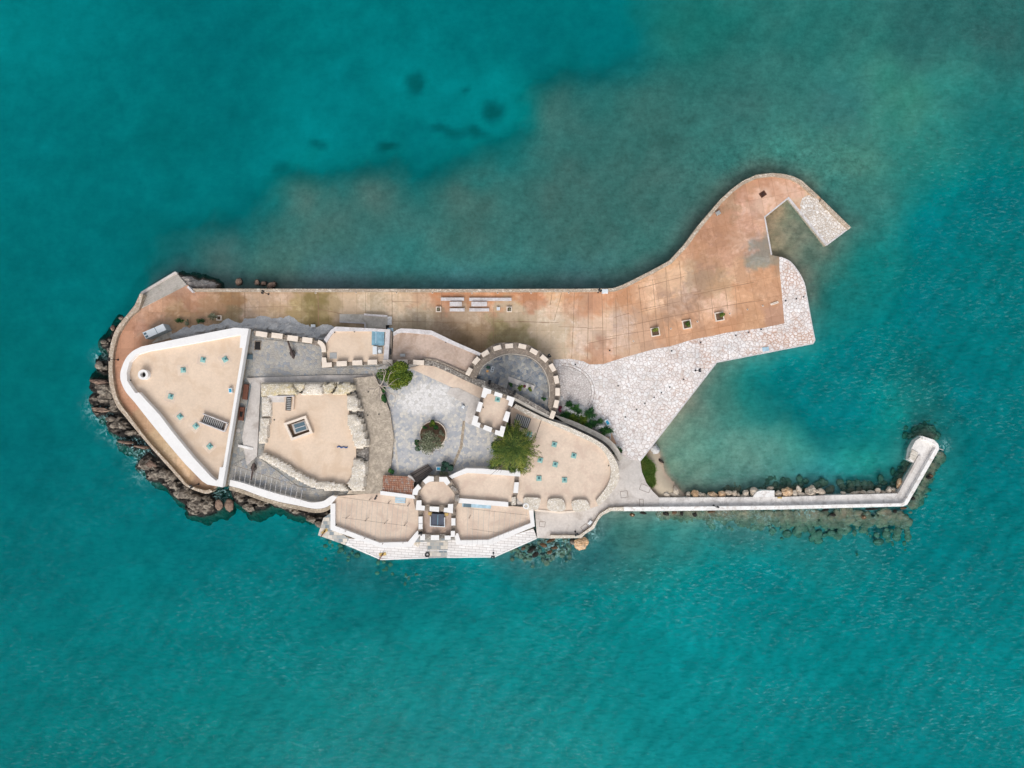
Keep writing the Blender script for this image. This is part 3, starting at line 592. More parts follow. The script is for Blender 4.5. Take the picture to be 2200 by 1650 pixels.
# ---------------------------------------------------------------- quay and other ground
ZQ = 1.5
def quay():
    # top sheet cut into a fine grid so each spot can carry its own concrete colour
    bm = bmesh.new()
    mb = MB(); mb.prism(QUAY, ZQ, None)
    vs = [bm.verts.new(v) for v in mb.v]; bm.verts.ensure_lookup_table()
    for f in mb.f:
        try: bm.faces.new([vs[i] for i in f])
        except ValueError: pass
    for axis, lo, hi in ((0, -88, 74), (1, -26, 47)):
        for c in np.arange(lo, hi, 0.5):
            nrm = (1, 0, 0) if axis == 0 else (0, 1, 0); p = (c, 0, 0) if axis == 0 else (0, c, 0)
            bmesh.ops.bisect_plane(bm, geom=bm.verts[:] + bm.edges[:] + bm.faces[:], plane_co=p, plane_no=nrm)
    me = bpy.data.meshes.new('quay'); bm.to_mesh(me); bm.free()
    V = np.array([v.co[:] for v in me.vertices]); k = H / (0.1 * (H - ZQ))
    PX = V[:, 0] * k + 1100; PY = 825 - V[:, 1] * k
    ctl = [(280,720,194,148,123),(250,800,190,144,119),(265,870,198,152,125),(300,900,188,156,128),(350,950,204,178,146),(400,1010,202,172,140),(430,1045,174,144,120),(330,670,194,154,129),(350,720,176,148,126),(420,640,186,146,121),(380,690,180,148,118),(450,650,184,152,125),(500,640,168,136,104),(500,680,158,140,112),(540,650,200,173,150),(600,640,194,167,144),(600,680,188,163,136),(680,690,148,129,94),(640,670,174,153,116),(700,650,176,155,124),(685,640,158,139,100),(760,650,204,181,156),(800,660,196,177,152),(860,640,212,187,160),(900,640,198,165,137),(900,680,192,173,148),(960,635,202,155,125),(960,700,166,143,120),(1000,640,198,155,123),(1050,635,204,159,127),(1000,680,188,165,142),(1020,720,182,157,130),(1100,680,198,177,152),(1080,710,164,149,112),(1120,715,170,155,120),(1000,740,154,131,104),(1150,640,194,149,121),(1150,700,204,183,158),(1200,650,204,175,148),(1200,720,206,187,164),(1230,640,196,155,127),(1240,720,210,181,156),(1280,650,202,154,123),(1300,700,210,178,150),(1300,760,190,148,121),(1330,690,202,172,150),(1340,740,202,170,146),(1360,640,204,160,129),(1400,640,210,168,135),(1450,600,212,172,139),(1430,660,188,150,123),(1480,640,182,146,121),(1500,600,184,152,124),(1390,720,200,164,139),(1450,720,198,154,123),(1500,700,198,154,123),(1560,700,196,148,115),(1550,660,204,164,137),(1620,690,196,152,119),(1600,640,194,148,115),(1650,640,190,146,115),(1660,680,186,146,123),(1550,600,186,152,122),(1600,580,192,152,123),(1640,600,194,148,115),(1550,540,190,148,123),(1600,520,188,148,123),(1640,540,158,144,126),(1630,560,154,144,126),(1520,560,190,150,123),(1500,520,194,150,121),(1550,480,190,146,119),(1600,480,194,152,129),(1580,440,174,140,114),(1600,420,194,148,123),(1640,440,204,164,139),(1600,400,188,146,119),(1650,400,194,148,121),(1700,410,204,162,137),(1740,420,198,164,135),(1760,560,198,156,131)]
    P = np.array([c[:2] for c in ctl], float); Vv = np.array([[lin(c[2])*KA*1.10, lin(c[3])*KA*1.07, lin(c[4])*KA*1.02] for c in ctl])
    dx = np.array([noise.fractal(Vector((x * 0.045, y * 0.045, 3)), 0.8, 2.2, 6) for x, y in zip(PX, PY)]) * 22
    dy = np.array([noise.fractal(Vector((x * 0.045, y * 0.045, 43)), 0.8, 2.2, 6) for x, y in zip(PX, PY)]) * 22
    F = field(PX + dx, PY + dy, 7.0, 7.0, P, Vv)
    fn = np.array([noise.fractal(Vector((x * 0.09, y * 0.09, 71)), 0.7, 2.2, 6) for x, y in zip(PX, PY)])
    for poly, m_ in [([(1372,600),(1410,582),(1440,572),(1488,570),(1492,615),(1474,652),(1400,674),(1366,645)], (1.16,1.24,1.32)),([(1500,652),(1540,622),(1600,614),(1644,640),(1600,672),(1510,694)], (1.14,1.20,1.26)),([(1590,432),(1640,398),(1722,398),(1758,430),(1716,442),(1690,418),(1640,462),(1602,462)], (1.14,1.24,1.36)),([(1566,512),(1600,500),(1622,516),(1612,540),(1580,534)], (1.16,1.26,1.38)),([(1236,664),(1300,680),(1345,668),(1350,745),(1300,762),(1236,756)], (1.06,1.12,1.22)),
            ([(1480,590),(1520,566),(1560,586),(1505,628),(1476,662),(1450,692),(1426,700),(1432,652)], (.84,.86,.90)),([(1610,512),(1652,505),(1656,560),(1610,574),(1596,548)], (.86,.93,1.04)),([(1500,500),(1560,470),(1590,520),(1540,560),(1490,560)], (.93,.9,.86)),([(935,628),(1250,628),(1240,652),(1150,646),(1060,642),(940,646)], (.99,.86,.74)),([(300,700),(340,640),(420,640),(520,640),(520,690),(420,668),(360,690),(300,760)], (.92,.86,.8)),([(365,655),(385,645),(398,660),(380,668)], (1.2,1.3,1.4)),([(340,680),(372,672),(372,700),(346,704)], (1.15,1.22,1.3)),
            ([(950,700),(1030,690),(1120,705),(1110,740),(1040,765),(990,735)], (.84,.82,.78)),([(660,632),(700,632),(712,700),(655,706)], (.82,.84,.72)),([(530,650),(640,640),(640,690),(560,690)], (1.04,1.02,.98)),([(845,650),(900,655),(900,676),(850,682)], (1.08,1.10,1.12)),([(1145,640),(1230,660),(1225,700),(1140,690)], (1.06,1.08,1.12)),([(1300,636),(1345,620),(1360,640),(1345,660),(1310,655)], (.95,.86,.78))]:
        ins_ = inpoly(PX, PY, poly); d_ = distpoly(PX, PY, poly); sd_ = np.where(ins_, d_, -d_) + fn * 22
        k_ = np.clip(sd_ / 5 + .5, 0, 1)[:, None]; F = F * (1 - k_ + k_ * np.array(m_))
    F = np.clip(F, 0, .85)
    a = me.attributes.new('Col', 'FLOAT_COLOR', 'POINT'); a.data.foreach_set('color', np.concatenate([F, np.ones((len(F), 1))], 1).astype(np.float32).ravel())
    wash = np.clip(0.15 + 0.6 * np.exp(-(((PX - 1570) / 120)**2 + ((PY - 540) / 90)**2)), 0, 1)
    b = me.attributes.new('Wash', 'FLOAT_COLOR', 'POINT'); b.data.foreach_set('color', np.stack([wash, wash, wash, np.ones_like(wash)], 1).astype(np.float32).ravel())
    me.materials.append(M['quay']); o = bpy.data.objects.new('quay', me); S.collection.objects.link(o); tag(o, kind='structure')
    sides = MB()
    P = [W(p[0], p[1], ZQ) for p in QUAY]; n = len(P)
    ar = sum(P[i][0]*P[(i+1)%n][1]-P[(i+1)%n][0]*P[i][1] for i in range(n))
    if ar < 0: P.reverse()
    Bm = [(p[0], p[1], -4.0) for p in P]; sides.add(P + Bm, [(i, n+i, n+(i+1)%n, (i+1)%n) for i in range(n)])
    tag(sides.build('quay_face', M['sea_wall']), kind='structure')
quay()
jb = MB()
for a_, b_, w_ in [((525,627),(526,700),1.3),((683,628),(684,700),1.8),((785,628),(785,676),.8),((842,628),(842,700),1.4),((843,648),(900,649),1),((896,628),(896,700),.8),((1061,660),(1060,735),1.2),((1062,691),(1200,693),1),((1061,720),(1115,720),.9),((1234,628),(1228,770),1.3),((1264,628),(1262,772),1.3),((1293,630),(1296,780),1.3),((1207,628),(1190,690),1),((1186,628),(1182,655),1.2),((948,628),(948,690),.9),((843,690),(1000,694),.8),((526,660),(640,659),.8),((684,664),(735,675),1.2),((1323,640),(1324,768),1.2),((1347,618),(1352,764),1.2),((1372,612),(1386,756),1.2),((1402,600),(1412,720),1.1),((1430,575),(1438,745),1.1),((1460,560),(1464,650),1),((1372,620),(1470,594),1.2),((1376,665),(1460,648),1.2),((1320,682),(1352,673),1.1),((1370,672),(1440,655),1),((1200,702),(1262,704),1.1),((1262,706),(1296,704),1),((1262,738),(1324,726),1.2),((1350,700),(1540,660),1.1),((1490,634),(1620,606),1.4),((1499,650),(1503,690),1.1),((1527,628),(1532,686),1.1),((1559,622),(1563,665),1),((1580,618),(1584,690),.9),((1300,725),(1400,709),1),((1030,715),(1061,737),.9),((1110,690),(1180,694),.8),((1552,658),(1640,645),1.2),((600,700),(602,640),.7)]:
    jb.strip([a_, ((a_[0]+b_[0])/2 + 0.6, (a_[1]+b_[1])/2 - 0.5), b_], w_ * 0.75, ZQ + 0.006, ZQ - 0.05)
tag(jb.build('quay_joints', plaster('joint_stain', C(160, 126, 100), 0.25, 0.5)), kind='structure')
def struct(name, poly, zt, zb, mats):
    o = MB().prism(poly, zt, zb, 0, 1 if len(mats) > 1 else 0).build(name, mats); return tag(o, kind='structure')
PLAZA = [(1189,772),(1225,771),(1253,776),(1267,783),(1296,782),(1344,767),(1409,749),(1440,744),(1489,729),(1529,722),(1562,714.5),(1642,704),(1685.5,694.5),(1683,669),(1679,620),(1674.5,578),(1674.5,551.5),(1698,562),(1716,584.5),(1728,609),(1734,640),(1752,731),(1747,739),(1540,779),(1376,990.5),(1356,988),(1334,976),(1314,930),(1240,880),(1190,880)]
struct('white_paving', PLAZA, ZQ + 0.012, None, [M['plaza']])
fan = [(1195,790)] + [(1205 + 66*math.cos(a), 842 - 56*math.sin(a)) for a in np.linspace(R(88), R(-38), 22)] + [(1196,890)]
struct('bastion_foot_paving', fan, ZQ + 0.022, None, [M['plaza_small']])
for k, rr in enumerate((66, 72)):
    arc = [(1205 + rr*math.cos(a), 842 - (rr*0.85)*math.sin(a)) for a in np.linspace(R(88), R(-30), 24)]
    tag(MB().strip(arc, 0.8, ZQ + 0.03, ZQ).build('paving_kerb', M['wire_dark']), kind='structure')
struct('cobble_paving', [(1724,426),(1736,419),(1754,425),(1824,489),(1777.5,524.5),(1720,455),(1719,438)], ZQ + 0.012, None, [M['cobble']])
struct('concrete_path', APRON_SE, ZQ - 0.05, -4, [M['concrete'], M['sea_wall']])
struct('plaza_kerb', [(0,0)]*0 or [(1750,731),(1752,731),(1747.5,739),(1540.5,779.5),(1376.5,991),(1374.5,990),(1539,777.5),(1745.5,737)], ZQ + 0.03, ZQ - 0.3, [M['white_dull']])
tag(MB().strip([(1657.6,547.5),(1643,466),(1694.5,424.5),(1717,452),(1777,525.5),(1826.5,488)], 3.0, ZQ + 0.04, ZQ - 0.5).build('basin_kerb', M['white_dull']), kind='structure')
tag(MB().strip(crom([(1677,552.5),(1698,562.5),(1716,585),(1728,609.5),(1734,640),(1750.5,731)], 4), 2.0, ZQ + 0.035, ZQ - 0.5).build('quay_kerb', M['white_dull']), kind='structure')
# access covers drawn as thin recessed outlines in the apron
for cx, cy, w_, d_, rz in [(1341,1062,15,14,8),(1386,1049,22,13,-20),(1378,1080,8,15,0),(1165,1126,12,11,-8),(1256,1133,14,10,35)]:
    mb = MB()
    for (dx, dy, ww, dd) in ((0, d_/2, w_, 0.9), (0, -d_/2, w_, 0.9), (w_/2, 0, 0.9, d_), (-w_/2, 0, 0.9, d_)):
        a = R(rz); mb.box(cx + dx*math.cos(a) - dy*math.sin(a), cy - (dx*math.sin(a) + dy*math.cos(a)), ww, dd, ZQ - 0.035, ZQ - 0.06, rz)
    lab = {1341: 'square access cover outline in the concrete apron east of the fortress', 1386: 'large tilted rectangular cover outline in the apron beside the grass patch', 1378: 'narrow upright rectangular cover outline at the start of the jetty', 1165: 'square cover outline in the apron south of the fortress', 1256: 'tilted square cover outline beside the low white box on the apron'}[cx]
    tag(mb.build('access_cover', M['wire_dark']), lab, 'access cover', 'access covers in the concrete apron')

# parapets round the quay
def wallthing(name, poly, zt, zb, mats, label, cat='wall', group=None):
    o = MB().prism(poly, zt, zb, 0, 1 if len(mats) > 1 else 0).build(name, mats); return tag(o, label, cat, group)
ow = crom([(p[0], p[1]) for p in WEST_OUT], 3); iw = crom(WEST_IN, 3)
wallthing('sea_parapet', ow + iw[::-1], ZQ + 0.85, 0.2, [M['sea_wall'], M['masonry']], 'long curved stone parapet round the western end of the quay')
wallthing('sea_parapet', NORTH_OUT + NORTH_IN[::-1], ZQ + 0.7, 0.2, [M['sea_wall'], M['masonry']], 'long pale stone parapet along the north side of the quay, curving round its hooked tip')
wallthing('sea_parapet', [(1765.5,427),(1828,488),(1824,493),(1762,433)], ZQ + 0.7, 0.2, [M['sea_wall'], M['masonry']], 'short straight stone parapet on the outer edge of the cobbled mole')
wallthing('sea_parapet', [(1340,1098),(1313,1098),(1294.5,1107),(1285,1118),(1276,1136),(1258,1147),(1249,1156),(1182,1157),(1182,1150),(1245,1150),(1256,1142),(1271,1131),(1287,1105),(1309,1091),(1340,1089.5)], ZQ + 0.6, 0.2, [M['rubble'], M['masonry']], 'low rubble parapet round the south-east apron between fortress and jetty')

# breakwater
bw = thing('breakwater', 1700, 1080, 0, 'long pale concrete jetty with a bent end sheltering the small harbour', 'jetty')
MB().prism(JET_N + [(1962,994)] + JET_S[::-1][1:], ZQ - 0.12, -4, 0, 0).build('deck', M['concrete_light'], bw)
par = [(1340.5,1098.2)] + JET_S[:9]; inn = [(1340.5,1089.4),(1416,1089),(1540,1088),(1680,1086.5),(1936,1081.5),(1943,1079),(2010,962),(2008,957),(2003,951),(1984,944)]
MB().prism(par + inn[::-1], ZQ + 0.65, ZQ - 0.5, 0, 0).build('parapet', M['concrete_cap'], bw)
MB().prism([(1929,1061),(1934,1061),(1979,980),(1974,978)], ZQ + 0.15, ZQ - 0.5).build('low_kerb', M['concrete'], bw)
for k in range(4):
    MB().box(1961 + k*1.5, 986 - k*5, 15, 4.6, ZQ - 0.05 + 0.02*k, ZQ - 0.6, -30).build('step', M['steps'], bw)
mb = MB(); mb.prism(crom([(1618,1068),(1621,1062),(1628,1056),(1640,1053.6)], 4) + [(1664,1054),(1664,1068)], ZQ - 0.05, -1).build('landing_slab', M['concrete_cap'], bw)
MB().box(1675.5, 1069.5, 9, 3, ZQ + 0.1, ZQ - 0.2).build('step_iron', M['yellow'], bw)
p0 = W(2019, 964, 1.6); p1 = W(2027, 967, 1.6)
MB().tube(p0, p1, 0.1).build('drain_pipe', M['wire'], bw)

# stepped ramp at the north-west tip
ramp = thing('sea_steps', 350, 625, 0, 'broad flight of pale concrete steps going down to the water at the north-west tip', 'steps')
A0, A1 = Vector((298, 667)), Vector((404, 615)); B0, B1 = Vector((303, 627)), Vector((376, 583))
n = 9
for i in range(n):
    t0, t1 = i / n, (i + 1) / n
    q = [A0.lerp(B0, t0), A1.lerp(B1, t0), A1.lerp(B1, t1), A0.lerp(B0, t1)]
    z = ZQ - 0.03 - (i + 0) * 0.13
    sp0 = MB().prism([(p.x, p.y) for p in q], z, -3).build('step', M['steps'], ramp)
    if i: MB().strip([tuple(q[0]), tuple(q[1])], 1.3, z + 0.13, z).build('riser_shade', M['concrete'], sp0)  # strip added at each step edge to draw the riser's shade
MB().prism([(303,627),(376,583),(380,586),(345,602),(325,612),(309,631)][:3] + [(306,632)], 0.9, -3).build('edge_slab', M['concrete'], ramp)
wallthing('end_wall', [(401,617),(404,614),(416,626),(413,629)], ZQ + 0.9, 0.5, [M['white_dull']], 'short white stub wall at the head of the sea steps')

# ---------------------------------------------------------------- fortress ground
BASE = [(480,1040),(536,712),(548,710),(600,720),(690,738),(702,735),(718,712),(836,710),(930,712),(1035,765),(1063,745),(1103,740),(1150,752),(1190,800),(1200,850),(1192,893),(1250,935),(1300,975),(1316,1015),(1300,1060),(1260,1092),(1150,1094),(1142,1122),(1050,1162),(980,1160),(880,1166),(818,1168),(716,1132),(716,1084),(690,1090),(640,1082),(500,1042)]
ZW = 3.6
struct('fortress_ward', BASE, ZW, -2, [M['ward'], M['masonry']])
COURT = [(812,790),(830,782),(912,780),(960,800),(1040,838),(1020,905),(1085,935),(1112,1012),(1000,1012),(960,1025),(905,1030),(822,1020),(846,980),(838,880),(826,830)]
struct('courtyard', COURT, ZW + 0.18, ZW - 0.2, [M['court']])
struct('upper_ward_floor', [(540,726),(690,742),(700,790),(815,788),(812,806),(545,812)], ZW + 0.10, ZW - 0.2, [M['slate_tan']])
struct('lower_ward_floor', [(498,1000),(545,975),(640,1045),(755,1062),(712,1066),(690,1078),(640,1074),(496,1034)], ZW + 0.10, ZW - 0.2, [M['slate_tan']])
struct('courtyard_terrace', [(968,833),(985,833),(1035,858),(1028,905),(1008,912),(998,905),(1006,872),(960,845)], ZW + 0.30, ZW, [M['concrete']])
struct('courtyard_gutter', [(994,905),(1000,903),(994,960),(972,1012),(966,1012),(988,958)], ZW + 0.22, ZW, [M['masonry']])
struct('garden_path_edge', [(846,942),(850,942),(858,1018),(853,1018)], ZW + 0.22, ZW, [M['steps']])
struct('courtyard_north_path', [(905,784),(935,787),(1040,835),(1040,856),(1028,858),(900,800),(880,790)], ZW + 0.26, ZW, [M['terrace_pink']])
# grey sloping wall and tan stone roof around the central bastion
struct('stone_slope', [(758,812),(806,808),(822,845),(838,885),(846,940),(838,1020),(824,1060),(745,1062),(785,1000),(790,950),(778,890),(768,850)], ZW + 0.75, ZW - 0.5, [M['old_roof'], M['masonry']])
struct('stone_ramp', [(530,812),(700,806),(806,806),(806,822),(560,822),(552,980),(530,1000),(520,940),(540,830)], ZW + 0.35, ZW - 0.3, [M['concrete']])

def skylight(parent, cx, cy, z, rz, size=11.5, curb=True, dark=(1.6, -1.0)):
    f = MB().box(cx, cy, size, size, z + 0.22, z - 0.1, rz, bev=0.8).build('skylight', M['glass_teal'], parent)
    f['label'] = 'small square teal glass skylight'
    MB().box(cx + dark[0], cy + dark[1], size*0.42, size*0.42, z + 0.26, z + 0.2, rz).build('glass_pane', M['glass_dark'], f)
    if curb: MB().box(cx, cy, size*2.1, size*2.1, z + 0.012, z - 0.05, rz).build('curb', M['terrace_pink'], parent)
    return f

# ---- triangular western bastion
tb = thing('triangular_bastion', 400, 870, 1, 'large triangular western bastion with a white parapet round a sandy terrace', 'bastion')
TO = [(534,706),(504,704),(462,712),(362,732),(304,744.5),(285.5,754),(271,769),(261,791),(258,809),(262,825.5),(271,843),(289,864),(322,906),(362,955),(398,997),(434.5,1034),(445.5,1041),(478,1047)]
TI = [(517,719),(504,721),(462,729),(362,747),(318,754.5),(293,762),(278,778),(272,800),(273,818),(291,845),(298,843),(344,893),(371,929),(416,984),(453,1024),(464,1033),(469,1029),(472,1004),(479,1004),(521,747),(514.5,747)]
TOs = crom(TO[4:12], 4); TO2 = TO[:4] + TOs + TO[12:]
MB().prism([(p[0] + (1.5 if p[0] < 480 else -1.5), p[1]) for p in TO], 5.6, 0.8, 0, 1, taper=0.01).build('masonry_body', [M['terrace'], M['masonry']], tb)
# parapet as a ring: outer walls + inner walls + top, as quads between matched samples
def ringwall(name, outer, inner, zt, zb, mat, parent, cols=None):
    mb = MB(); poly = list(outer) + [outer[0]] + [inner[0]] + list(inner[::-1])
    # cut the ring at first point
    ring = list(outer) + [outer[0]] + [inner[0]] + list(reversed(inner[1:])) + [inner[0]]
    e = 0.05
    ring = list(outer) + [(outer[0][0] + e, outer[0][1] + e)] + [(inner[0][0] + e, inner[0][1] + e)] + list(reversed(inner[1:])) + [inner[0]]
    mb.prism(ring, zt, zb); return mb.build(name, mat, parent)
ringwall('parapet', TO2, TI, 6.8, 5.4, M['white'], tb)
for (x, y, rz) in [(435.5,773,-12),(483,772,30),(393,795,4),(366,852,-15),(386,895,40),(420,915.5,42),(450,959,42)]: skylight(tb, x, y, 5.6, rz, 11, dark=(2.2, -1.6))
MB().ring(307, 805, 11, 6, 6.7, 5.4).build('chimney_ring', M['white'], tb)
MB().ring(307, 805, 6, 0.1, 5.75, 5.5, 24).build('chimney_mouth', M['void'], tb)
MB().box(459, 908.5, 50, 17, 5.64, 5.5, -21).build('stair_opening', M['timber_dark'], tb)
st = [o for o in tb.children if o.name.startswith('stair_opening')][0] if tb.children else None
for k in range(11):
    a = R(-21); d = -22 + k * 4.1
    MB().box(459 + d*math.cos(a), 908.5 - d*math.sin(a), 1.7, 15, 5.95 - 0.02*k, 5.7, -21).build('stair_tread', M['steel'], tb)
a = R(-21)
for (dx, dy, ww, dd) in [(0, 9.6, 58, 2.2), (-2, -9.6, 58, 2.2), (28, 0, 2.2, 20)]:
    MB().box(459 + dx*math.cos(a) - dy*math.sin(a), 908.5 - (dx*math.sin(a) + dy*math.cos(a)), ww, dd, 6.3, 5.5, -21).build('stair_rail', M['white_dull'], tb)

# ---- battlemented walls
def merlon(parent, poly=None, box=None, zt=5.5, zb=4.0, mat='cream'):
    mb = MB()
    if poly: mb.prism(poly, zt, zb, 0, 1)
    else: mb.box(*box[:4], zt, zb, box[4] if len(box) > 4 else 0, 0, 1, bev=0.5)
    return mb.build('merlon', [M[mat], M['masonry']], parent)
nw = thing('battlement_wall', 620, 730, 1, 'battlemented stone wall along the north edge of the western ward, nine pale merlons then a corner', 'wall')
MB().strip([(545,715),(575,720),(606,724),(640,729),(676,736)], 9.5, 4.5, 1.2).build('curtain_wall', M['wallwalk'], nw)
MB().strip(crom([(674,735.5),(690,741),(697,756),(696,786)], 4), 10, 4.48, 1.2).build('curtain_wall', M['wallwalk'], nw)
MB().strip([(690,781.5),(745,781),(800,778),(840,777.5),(914,778)], 9, 4.46, 1.2).build('curtain_wall', M['wallwalk'], nw)
for bx in [(561.5,717.5,25,11,-9),(595,721,24,11,-7),(628.5,726.5,23,11.5,-7),(660,730.5,22,11.5,-7)]: merlon(nw, box=bx, zt=5.5)
merlon(nw, poly=crom([(684,730),(693,735),(699,744),(700.5,756)], 3) + crom([(691,757),(690,748),(686,741),(682,737)], 3))
merlon(nw, poly=[(691,768),(700,768),(702,779),(712.5,778.5),(713,788),(692,790)])
for x in [(734,781,22.5,11,2.5),(767.5,779,21.5,10.5,2.5),(800,777.8,20.5,10.5,1),(832.5,777.7,21,10.2,0),(864.5,777.7,22,10.2,0),(899,778.5,24,10.5,-3)]: merlon(nw, box=x)
rw = thing('ruined_wall', 980, 805, 1, 'ruined rubble wall between the north annex and the courtyard, running down to the tower', 'wall')
MB().strip([(912,776),(935,782),(965,795),(1000,812),(1040,830)], 10, 4.55, 1.5).build('rubble_top', M['rubble_grey'], rw)
MB().strip([(908,770.5),(935,774),(965,786),(1010,806)], 4, 4.7, 1.5).build('coping', M['wallwalk'], rw)

# ---- north annexes
an = thing('flat_roofed_annex', 765, 740, 1, 'flat-roofed annex with a white parapet and a blue glass hatch on its roof', 'annex', 'flat-roofed annexes on the north side')
MB().prism([(700,735),(716,708),(722,705),(836,709),(832,776),(704,778)], 4.62, 1.2, 0, 1).build('roof', [M['terrace'], M['masonry']], an)
MB().prism([(695.5,729),(711,709),(721,701.5),(838,707.5),(834,775),(823.6,775),(826,742),(828.5,713),(800,711.5),(718,711.5),(711,720),(701,736)], 5.35, 3.0, 0, 0).build('parapet', M['white_dull'], an)
g = MB().box(812, 726.5, 27, 31, 5.1, 4.6, -1, bev=0.8).build('roof_hatch', M['glass_blue'], an)
MB().box(813, 728, 18, 22, 5.14, 5.0, -1).build('glass_pane', M['glass_blue'], g)
MB().box(807.5, 725, 2, 24, 5.2, 5.0, -1).build('hatch_bar', M['glass_pale'], g)
MB().box(716, 764, 15, 13, 4.68, 4.6).build('roof_patch', M['steel'], an)
ac = thing('air_conditioner', 811, 753, 4.6, 'white air conditioning unit with a round fan beside the blue roof hatch', 'air conditioner')
MB().box(805, 752.5, 9, 17, 5.45, 4.62, 0).build('cabinet', M['aluminium'], ac)
MB().box(816, 753, 10, 14, 5.2, 4.62, 0).build('condenser', M['steel'], ac)
MB().ring(815.5, 754.5, 3.8, 0.1, 5.35, 5.15, 20).build('fan', M['aluminium'], ac)
an2 = thing('flat_roofed_annex', 930, 745, 1, 'wedge-shaped flat-roofed annex with a worn pinkish roof beside the round bastion', 'annex', 'flat-roofed annexes on the north side')
MB().prism([(842,775),(846,714),(862,708),(893,709),(927,713),(978,738),(1030,762),(1015,782),(1003,806),(965,790),(935,780),(905,772)], 4.40, 1.2, 0, 1).build('roof', [M['terrace_worn'], M['masonry']], an2)
MB().prism([(844.5,714.5),(852,709),(861,705.5),(893,707),(927,710),(944,718),(978,734.5),(1034,759),(1030,765),(958,734.5),(927,719.5),(880,715),(862,714.5),(852,717),(845.5,721)], 5.1, 3.0).build('parapet', M['white_dull'], an2)
MB().box(838, 742, 8, 62, 4.55, 2).build('party_wall', M['wallwalk'], an2)
MB().box(838.5, 755.5, 2.4, 13, 5.0, 4.5).build('wall_lamp', M['dark_metal'], an2)
MB().box(864.8, 763, 11, 6, 4.9, 4.4).build('roof_vent', M['steel'], an2)

# ---- ramps on the quay by the annex door
rp = thing('entrance_ramp', 790, 690, ZQ, 'grey concrete access ramp with pale side walls in front of the annex', 'ramp')
MB().box(756.5, 684, 54, 18, ZQ + 0.12, ZQ - 0.1, -1).build('lower_ramp', M['steps'], rp)
MB().box(808, 692, 49, 27, ZQ + 0.25, ZQ - 0.1, 0).build('upper_ramp', M['steps'], rp)
MB().box(757, 692.8, 55, 2.6, ZQ + 0.7, ZQ, -3).build('side_wall', M['white_dull'], rp)
MB().box(784, 699, 2.6, 12, ZQ + 0.72, ZQ, 0).build('side_wall', M['white_dull'], rp)
MB().box(807, 677.3, 50, 4.0, ZQ + 0.9, ZQ, -4).build('side_wall', M['white_dull'], rp)
MB().box(837, 689, 9, 18, ZQ + 0.5, ZQ, 0).build('end_block', M['concrete_cap'], rp)
MB().box(832, 703, 6, 9, ZQ + 0.3, ZQ, 0).build('door_pit', M['void'], rp)
MB().box(838.5, 708.5, 12, 8, 3.9, 3.4, 0).build('glass_canopy', M['glass_pale'], rp)

# ---- round bastion
rb = thing('round_bastion', 1110, 830, 1, 'half-round bastion with a ring of pale merlons round a slate-paved floor', 'bastion')
RO = crom([(1001,804.5),(1014.5,781),(1033.6,758),(1063.6,739),(1083,736),(1103,735.7),(1130.5,739),(1157.7,752.7),(1178,767.7),(1197,796),(1204,829),(1203,856),(1194.5,883.6),(1189,900)], 4)
RI = crom([(1022,818),(1025,808.6),(1032,793.6),(1048.6,778.6),(1069,767.7),(1093.6,761.6),(1117,763.6),(1137,769),(1157.7,784),(1172.7,807),(1179,833),(1179,853.6),(1177,872)], 4)
MB().prism([(1010,815)] + RO[3:-2] + [(1186,894)], 3.75, 0.9, 0, 1).build('slate_floor', [M['slate'], M['masonry']], rb)
def band(a, b, zt, zb, mat, name, parent, n=60):
    def res(P):
        P = [Vector(p) for p in P]; L = [0]
        for i in range(1, len(P)): L.append(L[-1] + (P[i] - P[i-1]).length)
        out = []
        for k in range(n + 1):
            d = L[-1] * k / n; j = max(i for i in range(len(L)) if L[i] <= d + 1e-9); j = min(j, len(P) - 2)
            out.append(P[j].lerp(P[j+1], (d - L[j]) / max(1e-9, L[j+1] - L[j])))
        return out
    A, B = res(a), res(b); return MB().prism([tuple(p) for p in A] + [tuple(p) for p in reversed(B)], zt, zb).build(name, mat, parent)
band(RO, RI, 4.7, 1.0, M['wallwalk'], 'wall_walk', rb)
mp = [(1007.7,798.4),(1023,775),(1042.5,759),(1068.4,747.3),(1094,743),(1122,744),(1147,755),(1169,770),(1187,789.5),(1195.5,815.5),(1198,841.6),(1195,867.7),(1187,891)]
for i, p in enumerate(mp):
    a_ = mp[max(0, i-1)]; b_ = mp[min(len(mp)-1, i+1)]; ang = -math.degrees(math.atan2(b_[1]-a_[1], b_[0]-a_[0]))
    if i == 0: ang = 62
    if i == 12: ang = -110
    merlon(rb, box=(p[0], p[1], 17, 10, ang), zt=5.6, zb=4.5, mat='cream')
MB().strip([(1019,819),(1060,829),(1107,850),(1150,874),(1190,898)], 12, 4.9, 1.0).build('chord_wall', M['rubble_grey'], rb)
MB().strip([(1035,829),(1107,858),(1150,881),(1186,899)], 6, 5.0, 1.0).build('wall_coping', M['steps'], rb)
for k in range(7): MB().box(1084 - k*0.9, 813 + k*3.1, 20, 3.0, 3.85 + 0.14*k, 3.6, -14).build('stair_tread', M['slate_tan'], rb)
MB().box(1119, 824, 60, 11, 3.95, 3.6, -20).build('bench_ledge', M['concrete'], rb)
MB().strip(crom([(1029,804),(1036,789),(1052,776),(1071,766),(1093,760.5),(1117,762),(1138,767),(1160,783),(1174,806),(1180.5,833),(1180.5,853)],3), 1.3, 4.78, 4.4).build('kerb', M['steps'], rb)
nm = thing('green_crate', 1048.6, 789, 3.75, 'small dark green crate on the round bastion floor', 'crate')
MB().box(1048.6, 789, 7.5, 5.5, 4.15, 3.8, -8, bev=0.5).build('crate_body', M['green_box'], nm)
nm = thing('stool', 1047, 797.5, 3.75, 'round tan stool beside the green crate', 'stool')
MB().ring(1047, 797.5, 2.8, 0.1, 4.25, 4.15, 16).build('seat', M['orange'], nm)
